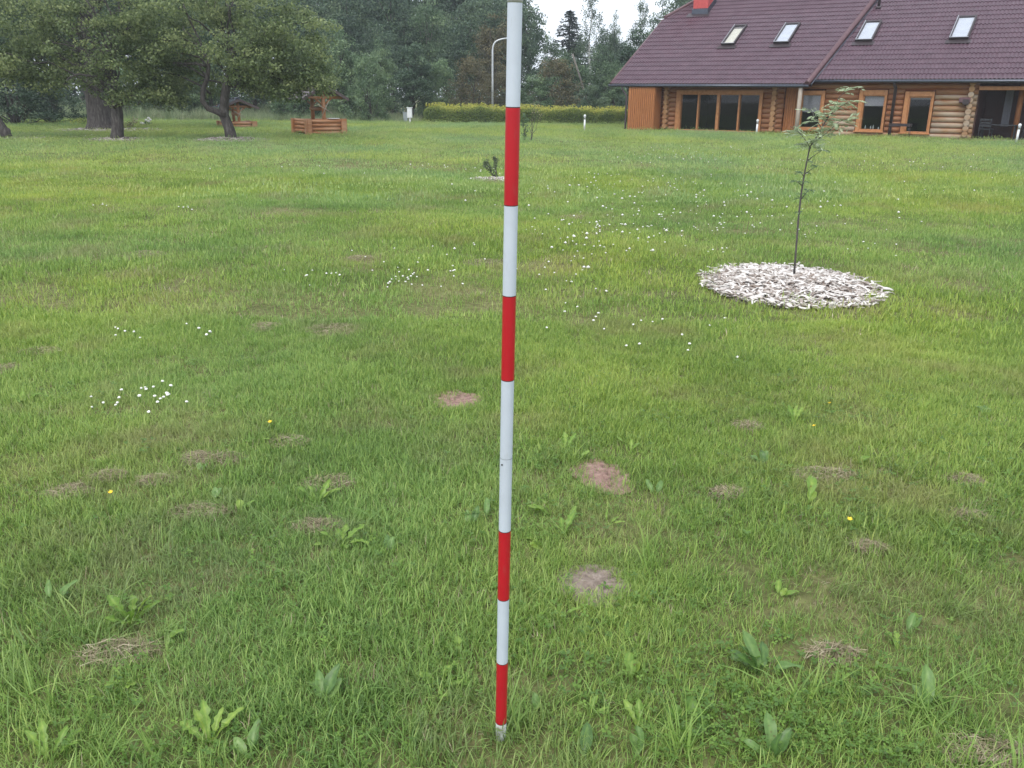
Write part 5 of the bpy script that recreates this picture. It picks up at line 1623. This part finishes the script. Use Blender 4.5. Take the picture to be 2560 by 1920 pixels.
# ================================================================== WEEDS
def leaf_blade(kind, L, W, seg=10):
    """a broad leaf along +x rising and curling over; lobed or plain outline, keeled along the midrib"""
    vs, fs, ts = [], [], []
    x = z = 0.0
    ang = rng.uniform(.75, 1.15)
    curl = rng.uniform(.6, 1.3)
    tv = np.clip(rng.normal(.55, .2), .1, 1)
    for j in range(seg + 1):
        f = j / seg
        if kind == 'dandelion':
            w = .10 + .90 * max(0, f - .05) ** .9 * (1 - max(0, f - .72) / .28 * .75)
            w *= 1 + .38 * math.cos(f * 26) * (f > .12) * (f < .93)
        elif kind == 'dock':
            w = .09 + .91 * (math.sin(math.pi * min(1, max(0, (f - .22) / .80)) ** .8) ** .8 if f > .22 else 0)
        else:
            w = .12 + .88 * (math.sin(math.pi * min(1, max(0, (f - .34) / .67))) ** .7 if f > .34 else 0)
        if j == seg: w = .06
        w *= W / 2
        wav = .22 * W * math.sin(f * 13 + 1) * (1 if rng.random() < 2 else 0)
        n_ = np.array([-math.sin(ang), 0, math.cos(ang)])
        c = np.array([x, 0, z])
        for q_, yy in enumerate((-1, -.45, 0, .45, 1)):
            vs.append(c + np.array([0, yy * w, 0]) + n_ * (abs(yy) * w * .35 + wav * yy * .5))
            ts.append(np.clip(tv + (.30 if q_ == 2 else 0) + rng.normal(0, .03), 0, 1))
        ang -= curl / seg
        x += math.cos(ang) * L / seg; z += math.sin(ang) * L / seg
    for j in range(seg):
        for q_ in range(4):
            a = j * 5 + q_
            fs.append((a, a + 1, a + 6, a + 5))
    return np.array(vs), np.array(fs), ts
LEAF = {}
for kind, L, W, mt in [('dandelion', .115, .030, 'weed_leaf'), ('dock', .11, .034, 'dock_leaf'), ('spoon', .095, .034, 'weed_leaf')]:
    LEAF[kind] = []
    for _ in range(6):
        V, F, T = leaf_blade(kind, L * rng.uniform(.85, 1.15), W * rng.uniform(.8, 1.2))
        LEAF[kind].append(np_mesh('leaf', V, F, M[mt], T, smooth=True))
NAMES = dict(dandelion='dandelion_plant', dock='dock_plant', spoon='plantain_plant')
def weed(px, py, kind, n, s, label, az=None, spread=6.28):
    p = G(px, py)
    o = empty(NAMES[kind], tuple(p)); tag(o, label, 'weed', 'broad leaved weeds in the lawn')
    a0 = rng.uniform(0, 6.28) if az is None else az
    for i in range(n):
        a = a0 + (i / n * 6.28 if spread > 6 else rng.uniform(-spread / 2, spread / 2)) + rng.normal(0, .2)
        sc_ = s * rng.uniform(.75, 1.15)
        link('leaf', LEAF[kind][rng.integers(6)], o, (math.cos(a) * .008, math.sin(a) * .008, rng.uniform(-.012, .004)), (rng.normal(0, .2), rng.normal(-.12, .22), a), (sc_, sc_, sc_))
    return o
UP = math.pi / 2
W_ = [
 (806, 1762, 'dock', 4, 1.0, 'narrow upright weed with one whitish leaf tip left of the pole foot', UP, 1.8),
 (525, 1866, 'dandelion', 5, 1.0, 'weed of five wavy upright leaves near the bottom left of the pole', UP, 2.6),
 (625, 1900, 'dock', 3, .9, 'broad leaves at the bottom edge beside the five leaved weed', UP, 2.0),
 (330, 1560, 'dandelion', 9, 1.05, 'large rosette of lobed leaves above the matted hay patch', None, 7),
 (130, 1512, 'dock', 3, .9, 'broad pale leaf standing left of the large rosette', UP, 2.0),
 (405, 1612, 'spoon', 3, .8, 'yellow green leaves right beside the matted hay patch', 0.6, 1.8),
 (300, 1712, 'spoon', 3, .6, 'small round leaved weed below the matted hay patch', None, 7),
 (122, 1905, 'dandelion', 5, 1.1, 'large leaves cut by the bottom left picture corner', UP, 3.0),
 (1146, 1648, 'dandelion', 3, .75, 'small lobed leaf left of the lowest white band', UP, 1.2),
 (1100, 1722, 'dandelion', 5, .8, 'lobed weed left of the lowest red band', UP, 3.0),
 (1400, 1548, 'dandelion', 4, .7, 'bright small weed just below the nearest bare soil', None, 7),
 (1345, 1790, 'dock', 2, .7, 'single upright leaf right of the pole foot', UP, .8),
 (1575, 1712, 'spoon', 3, 1.0, 'broad yellow green leaf standing alone right of the pole', UP, 1.4),
 (1468, 1795, 'dandelion', 3, .7, 'small weed between the pole foot and the broad yellow leaf', .4, 1.4),
 (1462, 1905, 'dock', 2, 1.0, 'two upright oval leaves at the bottom edge right of the pole', UP, .9),
 (1600, 1905, 'dock', 2, 1.0, 'pair of tall oval leaves at the bottom edge, farther from the pole', UP, .9),
 (1600, 1826, 'dandelion', 3, .8, 'lobed leaves above the pair of tall oval leaves', UP, 2.6),
 (1702, 1812, 'spoon', 3, .9, 'round yellow leaf at the edge of the clover carpet', UP, 2.0),
 (977, 1430, 'dandelion', 3, .7, 'little lobed weed left of the lower red band', UP, 1.6),
 (1905, 1690, 'dock', 7, 1.25, 'big dock plant with bluish leaves at the lower right', UP, 3.8),
 (1945, 1500, 'spoon', 3, .85, 'weed with one silvery and one yellow leaf', .9, 2.6),
 (2268, 1590, 'dock', 3, .9, 'wavy bluish leaves among the rank grass at right', UP, 2.4),
 (2248, 1632, 'dandelion', 3, .75, 'yellow lobed leaf under the wavy bluish leaves', UP, 1.2),
 (2318, 1790, 'dock', 2, 1.15, 'tall leaf rising out of the long grass tuft', UP, .8),
 (1930, 1905, 'dock', 4, 1.0, 'greyish leaves at the bottom edge in the clover carpet', UP, 3.0),
 (533, 1258, 'dock', 2, 1.0, 'narrow upright leaf beside a dry hay clump', UP, .5),
 (606, 1285, 'spoon', 3, .8, 'yellow green weed right of the narrow upright leaf', UP, 2.2),
 (501, 1184, 'dock', 2, .8, 'small oval leaf below two dry clumps', UP, .8),
 (790, 1262, 'dandelion', 5, 1.1, 'upright weed between the hay clumps left of the pole', UP, 3.2),
 (848, 1366, 'dandelion', 8, 1.2, 'vigorous dandelion rosette left of the pole joint', None, 7),
 (640, 1112, 'spoon', 3, .8, 'flat small leaves by the farthest hay clump', None, 7),
 (62, 1006, 'spoon', 4, 1.1, 'yellowish weed near the left picture edge', None, 7),
 (1412, 1132, 'dandelion', 4, 1.1, 'tall pale leaf just behind the right soil patch', UP, 1.6),
 (1442, 1157, 'spoon', 2, .8, 'leaf shining white at the left of the soil patch', .2, 1.0),
 (1575, 1136, 'dandelion', 5, 1.0, 'weed spreading over the back of the soil patch', UP, 3.0),
 (1180, 1318, 'dock', 2, .85, 'small upright leaf left of the wide white band', UP, .9),
 (1216, 1300, 'dock', 2, .8, 'rounded dark leaf touching the wide white band', UP, .8),
 (1382, 1292, 'dandelion', 4, 1.0, 'leaves pointing left right of the wide white band', 2.6, 1.6),
 (1408, 1345, 'dandelion', 4, 1.05, 'tall weed above the nearest bare soil', UP, 1.6),
 (1362, 1372, 'spoon', 3, .9, 'silvery weed close to the right of the red band', 2.4, 2.0),
 (1425, 1302, 'spoon', 3, .7, 'yellow green small weed between two taller ones', UP, 1.6),
 (1517, 1316, 'dandelion', 3, .8, 'leaf leaning right above the nearest bare soil', .6, 1.4),
 (1640, 1238, 'dock', 2, .8, 'pale oval leaf right of the second soil patch', UP, .8),
 (973, 1390, 'dock', 2, .8, 'lone oval leaf well left of the pole', UP, .8),
 (2020, 1268, 'spoon', 2, 1.35, 'large spoon shaped leaf below the brown patch at right', 1.2, .5),
 (1908, 1168, 'dock', 5, 1.0, 'weed with several oval leaves left of the brown patch', UP, 3.0),
 (2134, 1160, 'spoon', 2, .9, 'yellow leaf lying over the brown patch', .3, 1.0),
 (2462, 1040, 'dock', 3, 1.1, 'pale broad leaf near the right picture edge', UP, 1.6),
 (1985, 1062, 'dandelion', 4, 1.0, 'yellow green rosette beyond the brown patch', UP, 3.0),
]
for w_ in W_: weed(*w_)

# ================================================================== FLOWERS
def flower_mesh(r=.0105, h=.055):
    import bmesh
    bm = bmesh.new()
    bmesh.ops.create_icosphere(bm, subdivisions=2, radius=r)
    for v in bm.verts:
        d = v.co.normalized()
        v.co = d * r * rng.uniform(.82, 1.16)
        v.co.z = v.co.z * .8 + h
    nf = len(bm.faces)
    ret = bmesh.ops.create_cone(bm, segments=5, radius1=.0012, radius2=.001, depth=h, cap_ends=False)
    for v in ret['verts']: v.co.z += h / 2 - .004
    bm.faces.ensure_lookup_table()
    for i, f in enumerate(bm.faces):
        f.material_index = 0 if i < nf else 1
    me = bpy.data.meshes.new('clover_flower'); bm.to_mesh(me); bm.free()
    me.materials.append(M['white_petal']); me.materials.append(M['weed_leaf'])
    return me
FM = [flower_mesh(rng.uniform(.0062, .0088), rng.uniform(.035, .06)) for _ in range(4)]
spots = []
def cl(cx, cy, rx, ry, n):
    for _ in range(n):
        g = rng.normal(0, .5, 2)
        spots.append((cx + g[0] * rx, cy + g[1] * ry))
for a in [(390, 1015, 150, 52, 19), (405, 1012, 26, 9, 4), (1010, 715, 70, 16, 12), (1050, 690, 190, 60, 26), (790, 700, 90, 22, 9), (1480, 570, 200, 55, 46), (1780, 545, 220, 40, 38), (1600, 620, 260, 60, 26), (1800, 635, 30, 8, 6), (1420, 690, 220, 60, 16),
          (1950, 560, 300, 70, 26), (2200, 640, 200, 120, 14), (1500, 800, 260, 90, 14), (1750, 870, 180, 70, 9), (300, 850, 60, 14, 6), (500, 840, 60, 16, 5), (240, 520, 40, 8, 5), (480, 525, 25, 6, 5), (670, 490, 30, 40, 4), (1350, 480, 220, 40, 18), (2000, 480, 300, 40, 14)]: cl(*a)
spots += [(195, 795), (178, 935), (150, 885), (270, 895), (560, 960), (813, 1012), (652, 1025), (787, 1079), (1096, 1045), (1122, 1047), (1150, 1070), (1778, 1122), (2137, 935), (1775, 1368), (388, 1880), (474, 1223), (490, 1224), (467, 1254), (620, 593), (668, 497), (1092, 880), (1376, 882), (1340, 1135)]
spots = [s for s in spots if 430 < s[1] < 1915 and not (1520 < s[0] < 2230 and 650 < s[1] < 775)][:298]
for px, py in spots:
    p = G(px, py)
    s = rng.uniform(.85, 1.25) * (1 + min(.6, p[1] / 40))
    link('clover_flower', FM[rng.integers(4)], None, tuple(p), (rng.normal(0, .15), rng.normal(0, .15), rng.uniform(0, 6.28)), (s, s, s * rng.uniform(.85, 1.1) / (1 + min(.4, p[1] / 40))))
for o in [o for o in col.objects if o.name.split('.')[0] == 'clover_flower']:
    tag(o, 'small white clover flower head in the lawn', 'flower', 'white clover flowers in the lawn')
# more of them far off, too small to tell apart
vs, fs, o_ = [], [], 0
rhomb = np.array([(1, 0, 0), (0, 1, 0), (-1, 0, 0), (0, -1, 0), (0, 0, .8), (0, 0, -.8)], float)
rf = np.array([(0, 1, 4), (1, 2, 4), (2, 3, 4), (3, 0, 4), (1, 0, 5), (2, 1, 5), (3, 2, 5), (0, 3, 5)])
def far(cx, cy, rx, ry, n, r=.02):
    global o_
    for _ in range(n):
        px, py = cx + rng.normal() * rx * .5, cy + rng.normal() * ry * .5
        if py < 335: continue
        if 1520 < px < 2230 and 650 < py < 775: continue
        p = G(px, py)
        vs.append(rhomb * r * rng.uniform(.6, 1.2) + p + np.array([0, 0, .07])); fs.append(rf + o_); o_ += 6
for a in [(1700, 390, 260, 22, 60), (2050, 400, 350, 30, 60), (2350, 440, 200, 60, 25), (1150, 430, 220, 14, 22), (800, 430, 260, 10, 12), (180, 345, 120, 12, 16), (700, 345, 160, 16, 10), (1500, 460, 400, 30, 40), (1750, 500, 500, 60, 70), (1500, 600, 300, 80, 40)]: far(*a)
V, F = np.concatenate(vs), np.concatenate(fs)
tag(link('far_clover_flowers', np_mesh('far_clover_flowers', V, F, M['white_petal'])), 'specks of white clover flowering across the far lawn', kind='stuff')
# buttercups
bm_ = MB()
for k in range(5):
    t = k * 1.2566
    c = np.array([math.cos(t) * .006, math.sin(t) * .006, .075])
    bm_.add([(0, 0, .07), c + np.array([-.005 * math.sin(t), .005 * math.cos(t), 0]), c * np.array([1.9, 1.9, 1.05]), c + np.array([.005 * math.sin(t), -.005 * math.cos(t), 0])], [(0, 3, 2, 1)])
bm_.tube([(0, 0, 0), (0, 0, .07)], .0009, 5)
bme = bm_.mesh('buttercup', [M['yellow_petal'], M['weed_leaf']])
for i_p, pl_ in enumerate(bme.polygons): pl_.material_index = 0 if i_p < 5 else 1
for px, py, l in [(290, 1262, 'single yellow buttercup among the hay clumps at left'), (2115, 1330, 'bright yellow buttercup at the lower right'), (681, 1082, 'yellow buttercup before the farthest hay clump'), (2042, 1098, 'yellow buttercup nearest the yellow green rosette'), (2079, 1040, 'yellow buttercup farthest back at right')]:
    p = G(px, py)
    tag(link('buttercup', bme, None, tuple(p), (.3, .1, rng.uniform(0, 6))), l, 'flower')

# ================================================================== HAZE
m, t, b, o_ = new_mat('haze')
t.nodes.remove(b)
pv = t.nodes.new('ShaderNodeVolumePrincipled')
pv.inputs['Color'].default_value = (0.86, 0.92, 1.0, 1)
pv.inputs['Density'].default_value = 0.0007
pv.inputs['Anisotropy'].default_value = 0.0
t.links.new(pv.outputs[0], o_.inputs['Volume'])
tag(MB().box(-450, 450, -150, 650, -1.2, 32).build('haze', m), 'thin pale haze over the lawn and wood', kind='stuff')
